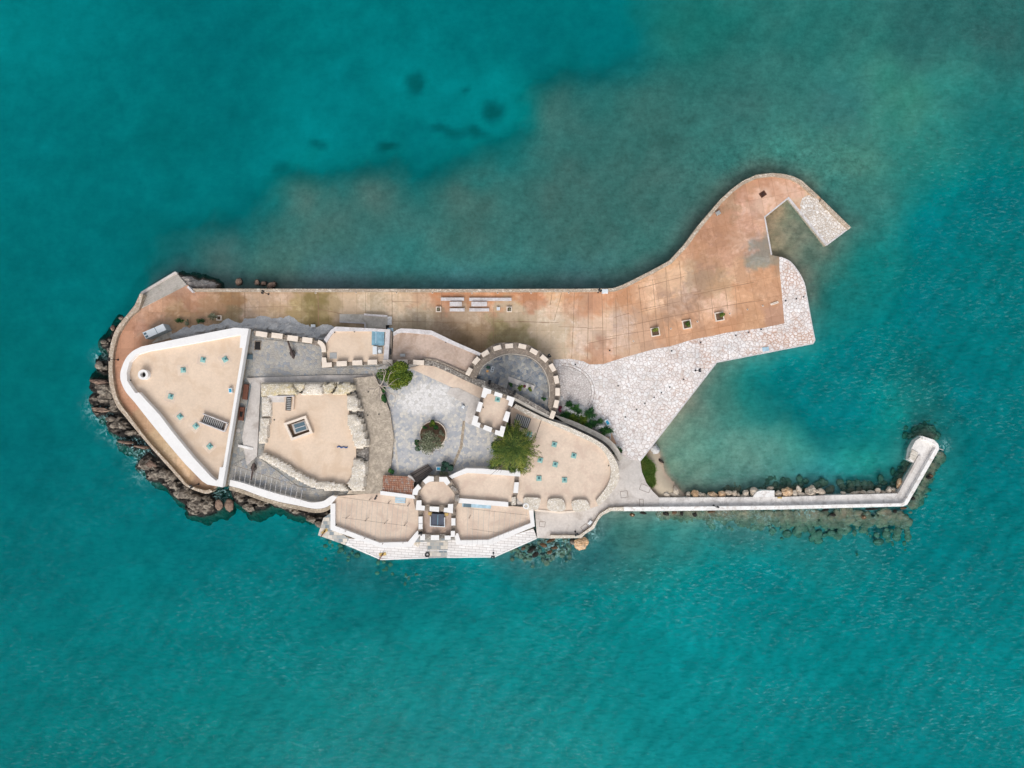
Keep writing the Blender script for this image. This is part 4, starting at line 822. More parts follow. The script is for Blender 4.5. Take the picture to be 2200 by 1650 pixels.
for (dx, dy) in ((-1.6, 0), (1.6, 0), (0, 1.8)): MB().tube(W(1047+dx, 797.5+dy, 3.75), W(1047+dx*.7, 797.5+dy*.7, 4.15), 0.04).build('leg', M['wire_dark'], nm)
nm = thing('metal_frame', 1058, 793.6, 3.75, 'white metal frame standing beside the stool on the slate floor', 'frame')
for (dx, dy, w_, d_) in ((-2.4,0,1,12),(2.4,0,1,12),(0,5.5,5,1),(0,-5.5,5,1),(0,0,5,1)):
    a=R(-14); MB().box(1058 + dx*math.cos(a)-dy*math.sin(a), 793.6-(dx*math.sin(a)+dy*math.cos(a)), w_, d_, 4.4, 4.3, -14).build('bar', M['aluminium'], nm)
for x, y, lab in ((1051.6,821,'black loudspeaker-like box on the west end of the ledge by the tower'),(1106,843,'black upright box on the wall ledge just north-east of the tower')):
    nm = thing('black_box', x, y, 4.9, lab, 'box', 'black boxes on the bastion ledge'); MB().box(x, y, 5.5, 10, 5.6, 4.9, -15, bev=0.4).build('box_body', M['rubber'], nm)

# ---- square tower
tw = thing('square_tower', 1063, 882, 1, 'tall square central tower crowned with white merlons', 'tower')
TC = [Vector((1039,832)), Vector((1106,854)), Vector((1080.7,939)), Vector((1012.5,911.6))]
ZT = 12.0
cen = sum(TC, Vector((0, 0))) / 4
MB().prism([tuple(c.lerp(cen, 0.03)) for c in TC], ZT, 1.2, 0, 1).build('tower_body', [M['terrace_pink'], M['masonry']], tw)
ins = [c.lerp(cen, 0.20) for c in TC]
for i in range(4):
    j = (i + 1) % 4
    MB().prism([tuple(p) for p in (TC[i].lerp(cen, .02), TC[j].lerp(cen, .02), ins[j], ins[i])], ZT + 0.35, ZT - 0.3).build('parapet', M['wallwalk'], tw)
def tmer(poly): MB().prism(poly, ZT + 1.2, ZT + 0.2, 0, 1).build('merlon', [M['white'], M['masonry']], tw)
tmer([(1039,832),(1056,838),(1054.5,846),(1047,846.5),(1042,855.5),(1033.5,852.5)])
tmer([(1063.5,841),(1080,846.5),(1078,855),(1061,850)])
tmer([(1090,849.5),(1106,855),(1100,874),(1091,870),(1094,861),(1087.5,858)])
tmer([(1087,883),(1096.5,886),(1091,907.5),(1080,903)])
tmer([(1076,914.5),(1086,917),(1080.7,939),(1062.5,933),(1064.5,923.5),(1073.5,926)])
tmer([(1041,913),(1057.5,919),(1055,929),(1037,922)])
tmer([(1018,892),(1028.5,895.5),(1025.5,907.5),(1032.5,909),(1030,919.5),(1012.5,911.6)])
tmer([(1029,862.5),(1038,865.5),(1032,886),(1022.5,883)])
skylight(tw, 1069, 858, ZT, -12, 11, curb=False, dark=(0.5, 0))

# ---- eastern terrace bastion
eb = thing('eastern_bastion', 1220, 1000, 1, 'large rounded eastern bastion with rubble walls round a peach terrace with skylights', 'bastion')
EO = [(1108,868),(1140,884),(1176,901),(1217,915),(1251,930),(1278.6,943.6),(1299,957),(1315.5,976),(1326,995.5),(1330.5,1016),(1328,1038),(1313,1059.5),(1299,1076),(1285.5,1087),(1263.6,1093.6)]
EI = [(1104,876),(1136,893),(1163,903),(1203.6,920),(1244.5,938),(1272,951),(1292,964),(1306,984.5),(1312.7,1009),(1311,1029.5),(1303,1047),(1292,1062),(1280,1076),(1262,1088)]
MB().prism(crom(EO, 2)[:-2] + [(1262,1094),(1231,1100.5),(1203.6,1103),(1150.5,1098),(1116,1076),(1104,1060),(1112,1020),(1100,960),(1096,880)], 4.85, 0.9, 0, 1).build('terrace_floor', [M['terrace_pink'], M['masonry']], eb)
band(crom(EO[:11], 3), crom(EI[:10], 3), 5.6, 1.0, M['rubble'], 'rubble_parapet', eb, 50)
band(crom(EO[10:14], 3), crom(EI[9:13], 3), 5.5, 1.0, M['rubble'], 'rubble_parapet', eb, 16)
band([(p[0]+4, p[1]-4) for p in crom(EO[2:9], 3)] , [(p[0]+13, p[1]-11) for p in crom(EO[2:9], 3)], 3.6, 1.0, M['steps'], 'outer_ledge', eb, 30)
for k, pl in enumerate([[(1124.5,1071),(1140,1069),(1160,1071),(1160,1082),(1154,1095),(1130,1094)], [(1176,1080),(1182,1072),(1206,1072),(1214,1083),(1214,1096),(1198,1099),(1178,1095)], [(1228,1083),(1234,1075),(1256,1074),(1264,1080),(1266,1094),(1236,1100)]]):
    MB().prism(crom(pl, 3, True), 5.5, 4.2, 0, 0, taper=0.02).build('embrasure_block', M['rubble'], eb)
MB().strip([(1150,1096),(1203,1101.5),(1231,1099),(1264,1092)], 4, 5.0, 2).build('sill', M['cream'], eb)
for x, y in [(1191,955),(1233,979),(1160.7,988.6),(1193,998),(1158,1028),(1213,1031.6),(1137.5,933)]: skylight(eb, x, y, 4.85, -14 if x != 1158 and x != 1213 else 0, 11, curb=False, dark=(0, -1))
MB().strip([(1163,903),(1150,940),(1146,952)], 1.4, 4.9, 4.6).build('floor_joint', M['wire_dark'], eb)
for k in range(8): MB().box(1108 + k*3.8, 899 + k*1.5, 2.2, 22, 5.15, 4.8, -20).build('timber_slat', M['steel'], eb)
MB().box(1122, 906, 32, 25, 4.93, 4.7, -20).build('stair_well', M['timber_dark'], eb)
MB().box(1098, 900, 14, 26, 4.3, 3.6, -20).build('stair_landing', M['timber_dark'], eb)
for pl in ([(1108,999),(1117,999),(1117,1012),(1114,1024),(1108,1022)], [(1125,1003),(1133,1003.5),(1132,1013.5),(1125,1012)], [(1105,1036),(1115,1036),(1113,1059.5),(1102.5,1059)]):
    MB().prism(pl, 5.7, 4.6, 0, 1).build('merlon', [M['white'], M['masonry']], eb)
MB().strip([(1110,1024),(1108,1060),(1102,1085)], 9, 5.05, 3).build('cross_wall', M['wallwalk'], eb)
MB().prism([(1099,1069),(1108,1067),(1108,1084),(1099,1086)], 5.5, 4).build('pier', M['rubble'], eb)
MB().box(1117, 1076, 12, 15, 4.0, 3.9).build('light_well', M['concrete'], eb)

# ---- middle terrace
mt = thing('middle_terrace', 1040, 1045, 1, 'long flat peach roof terrace between the octagonal and eastern bastions, with white walls', 'roof terrace')
MB().prism([(970,1030),(1003,1012),(1040,1012),(1106,1018),(1103,1078),(990,1072),(978,1050)], 4.9, 1, 0, 1).build('terrace_floor', [M['terrace_pink'], M['masonry']], mt)
MB().prism([(964,1023),(982,1014),(1001,1006),(1039,1007),(1118,1013),(1118,1024),(1080,1021),(1005,1016),(990,1021),(971,1028.5)], 5.75, 3.5).build('north_parapet', M['white'], mt)
MB().prism([(986,1070.5),(1092,1079),(1092,1089),(985,1080.5)], 5.6, 3.5).build('south_parapet', M['white'], mt)

# ---- central ruined bastion
cb = thing('central_bastion', 670, 930, 1, 'ruined central bastion with broken rubble walls round a sandy floor and a square shaft', 'bastion')
FL = [(572,845),(745,845),(752,900),(765,950),(765,1030),(748,1042),(680,1042),(640,1024),(596,990),(565,975),(575,930)]
MB().prism(FL, 5.4, 3.0, 0, 1).build('floor', [M['terrace'], M['masonry']], cb)
def rough_wall(poly, zt, zb, mat, name='rubble_wall', amp=0.18):
    P = [W(x, y, zt) for x, y in poly]; xs = [p[0] for p in P]; ys = [p[1] for p in P]
    gx = np.arange(min(xs) - .5, max(xs) + .5, 0.35); gy = np.arange(min(ys) - .5, max(ys) + .5, 0.35); X, Y = np.meshgrid(gx, gy)
    jit = np.array([noise.noise(Vector((x, y, 4.0))) for x, y in zip(X.ravel(), Y.ravel())]).reshape(X.shape)
    ins = inpoly(X, Y, P); d = distpoly(X, Y, P); sd = np.where(ins, d, -d) + jit * 0.18
    nz = np.array([noise.fractal(Vector((x * 0.55, y * 0.55, 1.0)), 1.0, 2.0, 5) for x, y in zip(X.ravel(), Y.ravel())]).reshape(X.shape)
    Z = np.where(sd > 0, zt + amp * nz - 0.25 * np.exp(-sd * 2), zb)
    keep = sd > -0.36
    idx = -np.ones(X.shape, int); mb = MB(); k = 0
    for i in range(X.shape[0]):
        for j in range(X.shape[1]):
            if keep[i, j]: idx[i, j] = k; mb.v.append((X[i, j], Y[i, j], Z[i, j])); k += 1
    for i in range(X.shape[0] - 1):
        for j in range(X.shape[1] - 1):
            q = (idx[i, j], idx[i, j+1], idx[i+1, j+1], idx[i+1, j])
            if min(q) >= 0: mb.f.append(q); mb.m.append(0)
    return mb.build(name, mat, cb)
rough_wall([(558,824),(588,823),(625,824),(640,847),(640,849),(600,850),(575,853),(560,852)], 6.2, 5.0, M['rubble_moss'])
rough_wall([(625,824),(655,824),(652,836),(644,842),(634,842)], 5.6, 4.8, M['rubble_moss'], 'embrasure')
rough_wall([(655,824),(690,824),(694,848),(645,849),(650,838)], 6.1, 5.0, M['rubble'])
rough_wall([(690,824),(722,824),(716,838),(708,848),(696,848)], 5.7, 4.8, M['rubble_moss'], 'embrasure')
rough_wall([(722,824),(758,824),(760,836),(742,848),(712,848),(720,838)], 6.1, 5.0, M['rubble_moss'])
rough_wall([(560,850),(579,853),(582,870),(582,896),(562,896)], 6.2, 5.0, M['rubble'])
rough_wall([(557,898),(580,898),(576,925),(571,953),(553,953)], 6.5, 5.0, M['rubble'])
rough_wall([(551,982),(567,972),(598,985),(652,1020),(682,1034),(738,1038),(752,1057),(720,1056),(682,1054),(652,1042),(591,1005)], 6.5, 4.2, M['rubble'])
rough_wall([(745,849),(760,847),(768,858),(775,882),(758,886),(744,880)], 6.2, 5.0, M['rubble'])
rough_wall([(744,892),(760,890),(777,900),(784,930),(789,960),(762,964),(756,945),(746,915)], 6.4, 4.8, M['rubble'])
rough_wall([(758,984),(772,985),(787,996),(784,1020),(783,1042),(778,1056),(757,1056),(742,1040),(752,1026)], 6.2, 4.6, M['rubble'])
rough_wall([(762,966),(790,962),(789,990),(772,984),(760,982)], 5.2, 4.6, M['rubble_grey'], 'embrasure')
rough_wall([(744,880),(775,884),(777,898),(760,890),(744,890)], 5.3, 4.6, M['rubble_grey'], 'embrasure')
MB().strip([(575,852),(632,851)], 2.5, 6.0, 5.2).build('cut_edge', M['white_dull'], cb)
MB().box(594, 858, 34, 13, 5.46, 5.3).build('recess', M['concrete'], cb)
sh = MB().strip([(612.5,911),(655,896),(668.5,929),(627,943.5)], 5, 6.1, 5.3, closed=True).build('shaft_kerb', M['cream'], cb)
MB().prism([(614,912),(654,898),(667,928),(628,942)], 5.44, 5.3).build('shaft_floor', M['soil'], cb)
MB().box(644, 917.5, 30, 22, 5.9, 5.4, 19).build('shaft_plinth', M['concrete'], cb)
MB().box(644.5, 917.5, 23, 17, 6.0, 5.8, 17).build('shaft_grille', M['panel_blue'], cb)
MB().box(644.5, 917.5, 22, 1.2, 6.1, 5.9, 17).build('grille_bar', M['white_dull'], cb)
for k in range(7): MB().box(620, 856 + k*3.9, 9, 2.2, 5.9 - 0.05*k, 5.42, -4).build('stair_tread', M['steel'], cb)
MB().box(620, 867, 11, 30, 5.5, 5.3, -4).build('stair_opening', M['void'], cb)
MB().box(612.5, 867, 2, 30, 6.1, 5.4, -4).build('stair_wall', M['terrace_pink'], cb)
MB().box(630, 866, 2.4, 28, 6.1, 5.4, -4).build('stair_wall', M['terrace_pink'], cb)
# scrap of blue cloth on the floor
bc = MB()
pts = crom([(724,961),(729,959),(733,962),(738,960),(743,962),(747,960)], 4)
for i in range(len(pts) - 1):
    a_, b_ = pts[i], pts[i+1]; bc.tube(W(a_[0], a_[1], 5.5), W(b_[0], b_[1], 5.5 + 0.05 * math.sin(i)), 0.12, 0.1, 5)
tag(bc.build('blue_cloth', M['blue_deep']), 'crumpled strip of blue cloth lying on the central bastion floor', 'cloth')

# ---- white rampart along the south-west shore
sr = thing('south_rampart', 610, 1060, 1, 'long white rounded rampart wall snaking along the south-west shore', 'wall')
SO = crom([(494.5,1031),(520,1037),(560,1050),(600,1062),(640,1072),(667,1079.5),(693,1077),(706,1069),(713,1065)], 4)
SI = crom([(492.5,1044),(520,1051),(560,1066),(600,1078),(640,1086),(676,1093),(700,1090),(714,1080),(724.5,1066)], 4)
band(SO, SI, 5.0, 2.0, M['white'], 'rampart_top', sr, 50)
band([(p[0], p[1] + 1) for p in SI], [(p[0], p[1] + 9) for p in SI], 3.6, -0.5, M['masonry'], 'lower_face', sr, 40)

# ---- south-west and south-east terraces
sw = thing('south_west_terrace', 800, 1110, 1, 'sandy south-west terrace with a white angled parapet facing the sea', 'terrace')
MB().prism([(716,1086),(716,1134),(816,1171),(878,1170),(900,1142),(912,1100),(895,1070),(817,1058),(724,1066),(705,1080)], 4.1, 0.5, 0, 1).build('terrace_floor', [M['terrace_pink'], M['masonry']], sw)
MB().prism([(710,1082),(710,1138),(818,1176.5),(884,1175),(908,1142),(896,1141),(876,1164.5),(814.5,1166),(720,1130),(720,1082)], 4.9, 0.7).build('parapet', M['white'], sw)
se = thing('south_east_terrace', 1060, 1120, 1, 'sandy south-east terrace with a white angled parapet facing the sea', 'terrace')
MB().prism([(978,1092),(978,1160),(990,1165),(1050,1165),(1143,1128),(1141,1090),(1092,1087),(985,1080)], 4.1, 0.5, 0, 1).build('terrace_floor', [M['terrace_pink'], M['masonry']], se)
MB().prism([(976,1146),(980,1169.5),(1000,1170.5),(1054.5,1170),(1149,1131),(1145.5,1094.5),(1136,1094.5),(1140,1124),(1049,1160),(989,1161),(984,1146)], 4.9, 0.7).build('parapet', M['white'], se)
ch = MB(); ch.ring(1130, 1087.5, 6.5, 3.6, 5.6, 4, 20).build('vent_ring', M['white'], se); MB().ring(1130, 1088, 3.6, 0.1, 5.0, 4.6, 16).build('vent_mouth', M['rust'], se)
MB().box(1024, 1086.5, 62, 8.5, 4.45, 4.1, -4).build('glass_strip', M['glass_pale'], se)
MB().box(1004, 1085.5, 17, 8.5, 4.5, 4.1, -4).build('grille', M['panel_blue'], se)
MB().box(860, 1073.5, 22, 14, 4.45, 4.1, -3, bev=0.6).build('floor_window', M['glass_pale'], sw)
for k in range(3): MB().box(860, 1069.5 + 4*k, 20, 0.9, 4.5, 4.4, -3).build('window_bar', M['white_dull'], sw)

# ---- octagonal gate bastion
ob = thing('octagonal_bastion', 935, 1075, 1, 'octagonal gate bastion with white merlons above the south landing', 'bastion')
OCT = [(896,1050),(908,1033),(920,1022),(962,1023),(975,1040),(986,1058),(984,1078),(976,1100),(955,1096),(893,1096),(886,1063)]
MB().prism(OCT, 5.3, 1, 0, 1).build('upper_floor', [M['terrace_pink'], M['masonry']], ob)
OI = [(905,1052),(914,1040),(923,1035),(953,1035),(966,1047),(977,1062),(975,1080),(961,1086),(912,1084),(900,1066)]
for a_, b_, c_, d_ in [((886,1063),(896,1050),(905,1052),(900,1066)),((896,1050),(908,1033),(914,1040),(905,1052)),((908,1033),(920,1022),(923,1035),(914,1040)),((920,1022),(962,1023),(953,1035),(923,1035)),((962,1023),(975,1040),(966,1047),(953,1035)),((975,1040),(986,1058),(977,1062),(966,1047)),((986,1058),(984,1078),(975,1080),(977,1062)),((984,1078),(976,1100),(961,1086),(975,1080)),((976,1100),(893,1096),(912,1084),(961,1086)),((893,1096),(886,1063),(900,1066),(912,1084))]:
    MB().prism([a_, b_, c_, d_], 5.75, 5.0).build('parapet', M['wallwalk'], ob)
for pl in [[(908,1033),(920.5,1022.7),(932,1024),(932,1034),(923,1035),(914,1040)], [(943.6,1024.8),(960,1024.8),(967.5,1037),(960,1043),(953,1035),(943.6,1035)], [(898,1040),(905.5,1048.6),(899,1054),(896.6,1063.6),(885.7,1063),(887,1052.7)], [(895,1075),(905.5,1075),(905.5,1086),(913,1087),(912,1097),(893,1095.7)], [(923,1088),(943.6,1089),(943,1100),(923,1098)], [(962.7,1082.7),(973.6,1082.7),(973,1103),(953,1099.8),(954,1091),(962,1091)]]:
    MB().prism(pl, 6.5, 5.4, 0, 1).build('merlon', [M['white'], M['masonry']], ob)
for pl in [[(972,1044),(984,1052),(978,1056),(966,1047)],[(978,1064),(987,1062),(986,1078),(978,1076)]]:
    MB().prism(pl, 6.0, 5.4).build('worn_merlon', M['rubble_grey'], ob)
MB().prism([(902,1096),(978,1098),(978,1150),(905,1150)], 4.3, 0.5, 0, 1).build('gate_floor', [M['terrace_worn'], M['masonry']], ob)
MB().box(903.5, 1122, 10, 54, 4.9, 3.5).build('gate_wall', M['wallwalk'], ob)
MB().box(974.5, 1124, 10, 50, 4.9, 3.5).build('gate_wall', M['wallwalk'], ob)
MB().box(938, 1152, 74, 9, 4.6, 3.0).build('gate_wall', M['rubble_grey'], ob)
for bx in [(903.5,1117,9,15,0),(903.5,1131,9,12,0),(974,1121,9,16,0),(973,1147,9,13,0),(934.5,1155,18,11,0),(962,1155,13,9,0),(908,1154,11,13,0)]: merlon(ob, box=bx, zt=5.5, zb=4.4, mat='white')
MB().box(941, 1103, 25, 10, 4.38, 4.2).build('gate_opening', M['void'], ob)
MB().box(940.5, 1116, 28, 24, 4.7, 4.2, -2).build('roof_glass', M['glass_roof'], ob)
MB().strip([(924.5,1110),(924.5,1130),(955,1132),(955,1112)], 1.6, 4.9, 4.2).build('glass_frame', M['aluminium'], ob)
MB().box(924, 1103.5, 8, 6, 4.5, 4.2).build('timber_step', M['yellow'], ob); MB().box(959, 1105.5, 8, 6, 4.5, 4.2).build('timber_step', M['yellow'], ob)
MB().box(940.5, 1117, 1.2, 22, 4.74, 4.6, -2).build('glazing_bar', M['glass_blue'], ob)

# ---- tiled house
th = thing('tiled_house', 855, 1042, 3.6, 'small house with an orange clay-tiled roof beside the octagonal bastion', 'house')
mb = MB()
rf = [(825.7,1021),(875.5,1024),(889,1033.6),(888,1063.6),(821,1056)]; zs = [5.0, 5.0, 5.1, 6.1, 6.1]
V = [W(x, y, z) for (x, y), z in zip(rf, zs)]; B = [(x, y, 3.5) for x, y, z in V]
mb.add(V, [(4, 3, 2, 1, 0)], 0); mb.add(V + B, [(i, 5 + i, 5 + (i + 1) % 5, (i + 1) % 5) for i in range(5)], 1)
b = mb.build('roof', [M['tiles'], M['masonry']], th)
mb = MB()   # rows of barrel tiles
for k in range(17):
    t = (k + 0.5) / 17; x0 = 826 + t * 60; top = W(x0 * 1.0 - 4 + t*4, 1021.5 + max(0, (t - 0.75)) * 34 + t * 3, 5.08); bot = W(822 + t*65, 1056 + t * 7.2, 6.16)
    mb.tube(top, bot, 0.10, 0.10, 6)
mb.build('tile_ridge', M['tiles'], th)
MB().prism([(817,1055),(824,1055.5),(889,1064),(892,1072),(817,1063)], 6.4, 3.6).build('rear_wall', M['white'], th)
tr_ = thing('timber_stairs', 905, 1018, 3.8, 'weathered dark timber stairs climbing beside the tiled house to the octagonal bastion', 'stairs')
a0, a1, b0, b1 = Vector((881,1017)), Vector((919,997)), Vector((896,1038)), Vector((929,1012))
for k in range(6):
    t0, t1 = k/6, (k + 0.85)/6
    q = [a0.lerp(b0, t0), a1.lerp(b1, t0), a1.lerp(b1, t1), a0.lerp(b0, t1)]
    MB().prism([tuple(p) for p in q], 4.0 + 0.2*k, 3.7).build('tread', M['timber'] if k in (0, 2) else M['timber_dark'], tr_)
cs = thing('courtyard_steps', 884, 1034, 3.8, 'grey curved stone kerb wall between the tiled house and the timber stairs', 'wall')
MB().strip(crom([(876,1023),(884,1027),(890,1036)],3), 5, 5.0, 3.6).build('kerb_wall', M['concrete'], cs)

# ---- south landing
sp_ = thing('south_landing', 930, 1170, 0, 'white block-paved landing stage along the south side of the fortress', 'landing stage')
MB().prism([(742,1171),(818,1203),(920,1199),(960,1198),(1062,1197),(1154,1156),(1146,1136),(1058,1165),(1040,1150),(820,1160),(750,1157)], 1.0, -3, 0, 1).build('block_paving', [M['blocks'], M['sea_wall']], sp_)
MB().prism([(710,1102),(694.5,1113),(683,1150),(742,1171),(750,1157),(716,1136),(730,1110)], 1.03, -3, 0, 1).build('slab_paving', [M['slabs'], M['sea_wall']], sp_)
MB().prism([(918,1150),(962,1150),(962,1182),(918,1182)], 1.04, 0.9).build('threshold_slabs', M['slabs'], sp_)
MB().prism([(920,1184),(960,1184),(960,1197.6),(920,1198.6)], 1.035, 0.9).build('landing_slabs', M['slabs'], sp_)
MB().prism([(884,1166),(905,1150),(912,1150),(898,1176)], 2.2, 0.9).build('stone_pier', M['rubble'], sp_)
for a_, b_ in (((818,1202),(752,1172)),((818,1202.3),(920,1198.5)),((960,1197.5),(1062,1196.5)),((1062,1196.5),(1153,1156.5))):
    MB().strip([a_, b_], 2.4, 1.06, 0.8).build('edge_kerb', M['white'], sp_)
nm = thing('tyre_fender', 918, 1192, 1.0, 'black rubber tyre lying on the edge of the south landing', 'tyre')
mb = MB()
for i in range(20):
    a_, b_ = 2*math.pi*i/20, 2*math.pi*(i+1)/20; c0 = W(918, 1192, 1.15); mb.tube((c0[0]+.42*math.cos(a_), c0[1]+.42*math.sin(a_), 1.16), (c0[0]+.42*math.cos(b_), c0[1]+.42*math.sin(b_), 1.16), 0.13, 0.13, 8)
mb.build('tyre', M['rubber'], nm, smooth=True)
for (x, y, rz, lab) in [(822,1191,10,'yellow mooring arm on the corner of the south landing'),(697,1142,40,'yellow mooring arm on the slab paving at the west end of the landing')]:
    nm = thing('mooring_arm', x, y, 1.0, lab, 'mooring arm', 'yellow mooring arms on the landing')
    MB().box(x, y, 15, 6, 1.12, 1.02, rz).build('base_plate', M['yellow'], nm)
    MB().tube(W(x + 2, y - 2, 1.3), W(x - 8, y + 12, 1.3), 0.1).build('arm', M['rust'], nm)
    MB().tube(W(x, y, 1.0), W(x, y, 1.5), 0.16).build('bollard', M['dark_metal'], nm)

# ---------------------------------------------------------------- bedrock
def rock_mass(name, poly, zt, mat, zb=-2.5, edge=1.2, amp=1.0, step=0.4, seed=0.0, base=None, jag=0.6):
    deep = name == 'rocky_shore'; ext = 7.0 if deep else 2.5
    P = [W(x, y, 0.5) for x, y in poly]; xs = [p[0] for p in P]; ys = [p[1] for p in P]
    gx = np.arange(min(xs) - ext, max(xs) + ext, step); gy = np.arange(min(ys) - ext, max(ys) + ext, step); X, Y = np.meshgrid(gx, gy)
    ins = inpoly(X, Y, P); d = distpoly(X, Y, P)
    def fr(sc, o, z): return np.array([noise.fractal(Vector((x*sc, y*sc, z + seed)), 1.0, 2.1, o) for x, y in zip(X.ravel(), Y.ravel())]).reshape(X.shape)
    rid = np.array([noise.voronoi(Vector((x*0.42 + 0.3*y*0.42, y*0.75, seed)))[0][:2] for x, y in zip(X.ravel(), Y.ravel())]).reshape(X.shape + (2,))
    crack = np.clip((rid[..., 1] - rid[..., 0]) / 0.28, 0, 1)
    n1 = fr(0.35, 5, 1.0); n2 = fr(1.3, 4, 5.0)
    sd = np.where(ins, d, -d) + jag * (n1 + 0.4 * n2)
    up = np.clip(sd / edge, -6 if deep else -1.5, 1); Z = zt * (0.45 + 0.35 * up) + amp * (0.5 * n1 + 0.25 * n2) - (1 - crack) * amp * 0.7
    if deep: Z = np.where(up < 0.15, zt * 0.4 + (up - 0.15) * 1.5 * np.where(up < -0.6, 1.25, 1.0) + 0.35 * n1, Z); zb = -7.5; reach = -6.5
    else: Z = np.where(up < 0.15, zt * 0.4 + (up - 0.15) * (zt * 0.4 - zb) * 0.9 + 0.3 * n1, Z); reach = -2.2
    keep = sd > reach
    idx = -np.ones(X.shape, int); mb = MB(); k = 0
    for i in range(X.shape[0]):
        for j in range(X.shape[1]):
            if keep[i, j]: idx[i, j] = k; mb.v.append((X[i, j] + 0.12*n2[i, j], Y[i, j] + 0.12*n1[i, j], max(Z[i, j], zb))); k += 1
    for i in range(X.shape[0] - 1):
        for j in range(X.shape[1] - 1):
            q = (idx[i, j], idx[i, j+1], idx[i+1, j+1], idx[i+1, j])
            if min(q) >= 0: mb.f.append(q); mb.m.append(0)
    return tag(mb.build(name, mat), kind='structure')
rock_mass('rocky_shore', [(245,700),(236,725),(222,728),(213,742),(232,760),(236,775)], 1.0, M['rock'], seed=3)
rock_mass('rocky_shore', [(236,775),(222,772),(206,780),(206,796),(222,802),(236,800)], 0.9, M['rock'], seed=8)
rock_mass('rocky_shore', [(240,812),(215,812),(192,818),(192,832),(205,842),(192,858),(200,872),(225,878),(198,882),(208,890),(255,884),(250,860)], 1.2, M['rock'], seed=1)
rock_mass('rocky_shore', [(252,878),(272,900),(318,955),(300,942),(262,932),(240,928),(226,914),(232,898),(250,890)], 1.3, M['rock'], seed=12)
rock_mass('rocky_shore', [(318,955),(345,985),(335,978),(300,962),(254,956),(252,950),(290,948)], 0.85, M['rock'], seed=21)
rock_mass('rocky_shore', [(345,985),(408,1050),(450,1064),(462,1072),(458,1100),(430,1106),(405,1104),(400,1092),(412,1086),(380,1072),(362,1052),(340,1036),(316,1026),(314,1018),(330,1012),(296,1002),(300,990),(318,980)], 1.5, M['rock'], seed=5)
rock_mass('rocky_shore', [(492,1052),(520,1058),(575,1072),(640,1090),(690,1100),(708,1104),(690,1118),(670,1112),(648,1104),(610,1096),(578,1082),(560,1090),(536,1100),(524,1090),(508,1080),(500,1066)], 1.4, M['rock'], seed=15)
rock_mass('rocky_shore', [(380,588),(400,594),(430,600),(462,612),(460,622),(412,626),(398,606)], 1.9, M['rock_slab'], seed=9, amp=0.5)
rock_mass('rock_slope', [(372,724),(415,712),(453,704),(490,698),(525,694),(569,689),(594,688),(618,693),(638,697),(656,704),(673,708),(712,708),(704,728),(690,745),(640,735),(548,722),(500,712),(440,720)], 4.6, M['rock_grey'], zb=1.0, edge=2.2, amp=0.7, seed=30, jag=0.3)
rock_mass('planted_rock_slope', [(1200,850),(1229,860),(1262,878),(1296,897),(1312,920),(1318,945),(1331,972),(1328,985),(1316,960),(1296,935),(1250,912),(1198,892)], 3.6, M['rock_grey'], zb=1.0, edge=1.8, amp=0.7, seed=33, jag=0.25)
rock_mass('beach_rock', [(1396,960),(1408,955),(1417,965),(1417,975),(1402,978)], 1.3, M['rock_grey'], zb=-2.0, edge=0.8, amp=0.3, seed=40, jag=0.2)

# ---------------------------------------------------------------- boulders, each its own object
def boulder(cx, cy, w_, d_, z, mat, label, group, seed, rz=0, h=None, name='boulder'):
    rr = random.Random(seed)
    bm = bmesh.new(); bmesh.ops.create_icosphere(bm, subdivisions=4 if w_ > 20 else 3, radius=1)
    off = Vector((rr.random()*50, rr.random()*50, rr.random()*50))
    planes = [(Vector((rr.gauss(0,1), rr.gauss(0,1), rr.gauss(0,0.8))).normalized(), rr.uniform(0.62, 0.9)) for _ in range(9)]
    a, b, c = w_*0.05*1.12, d_*0.05*1.12, (h or min(w_, d_)*0.05)
    for v in bm.verts:
        p = v.co.copy()
        for n_, k in planes:
            e = p.dot(n_) - k
            if e > 0: p -= n_ * e * 0.9
        p *= 1 + (0.24 if w_ > 20 else 0.12) * noise.fractal(p * 1.8 + off, 0.8, 2.1, 4)
        v.co = Vector((p.x * a, p.y * b, p.z * c))
    me = bpy.data.meshes.new(name); bm.to_mesh(me); bm.free(); me.materials.append(mat)
    o = bpy.data.objects.new(name, me); S.collection.objects.link(o); o.location = W(cx, cy, z); o.rotation_euler = (0, 0, R(rz))
    return tag(o, label, 'boulder', group)
ORD = ['first','second','third','fourth','fifth','sixth','seventh','eighth','ninth','tenth','eleventh','twelfth','thirteenth','fourteenth','fifteenth','sixteenth','seventeenth','eighteenth','nineteenth','twentieth']
ORD += ['twenty-' + o for o in ORD[:9]] + ['thirtieth'] + ['thirty-' + o for o in ORD[:9]] + ['fortieth'] + ['forty-' + o for o in ORD[:9]]
JN = [(1433,1063,14,9),(1449,1065,18,6),(1451,1056,10,14),(1479,1063,8,8),(1492.5,1062,12,13),(1503,1064.5,9,8),(1512,1065.5,11,7),(1522,1066,7,6),(1532,1064,18,9),(1550,1063,13,11),(1566,1060,12,9),(1577,1061,9,10),(1585,1064.5,7,7),(1602,1060,10,11),(1600,1066.5,16,6),(1620,1058,14,14),(1654.5,1050,12,6),(1672.5,1062,13,12),(1689,1058.5,19,15),(1707,1060.5,11,12),(1715.5,1052,9,11),(1722,1064,18,7),(1740,1058,18,14),(1745,1048.5,8,8),(1754.5,1056.5,8,7),(1764,1057.5,13,10),(1811,1060.5,9,5),(1835.5,1060.5,16,6),(1854.5,1059.5,13,7),(1871,1059.5,15,7),(1885.5,1056.5,9,11),(1897,1059.5,12,6),(1909,1055.5,9,12),(1919,1052.5,9,5),(1921,1059,12,5),(1932,1040,9,15)]
JN.sort()
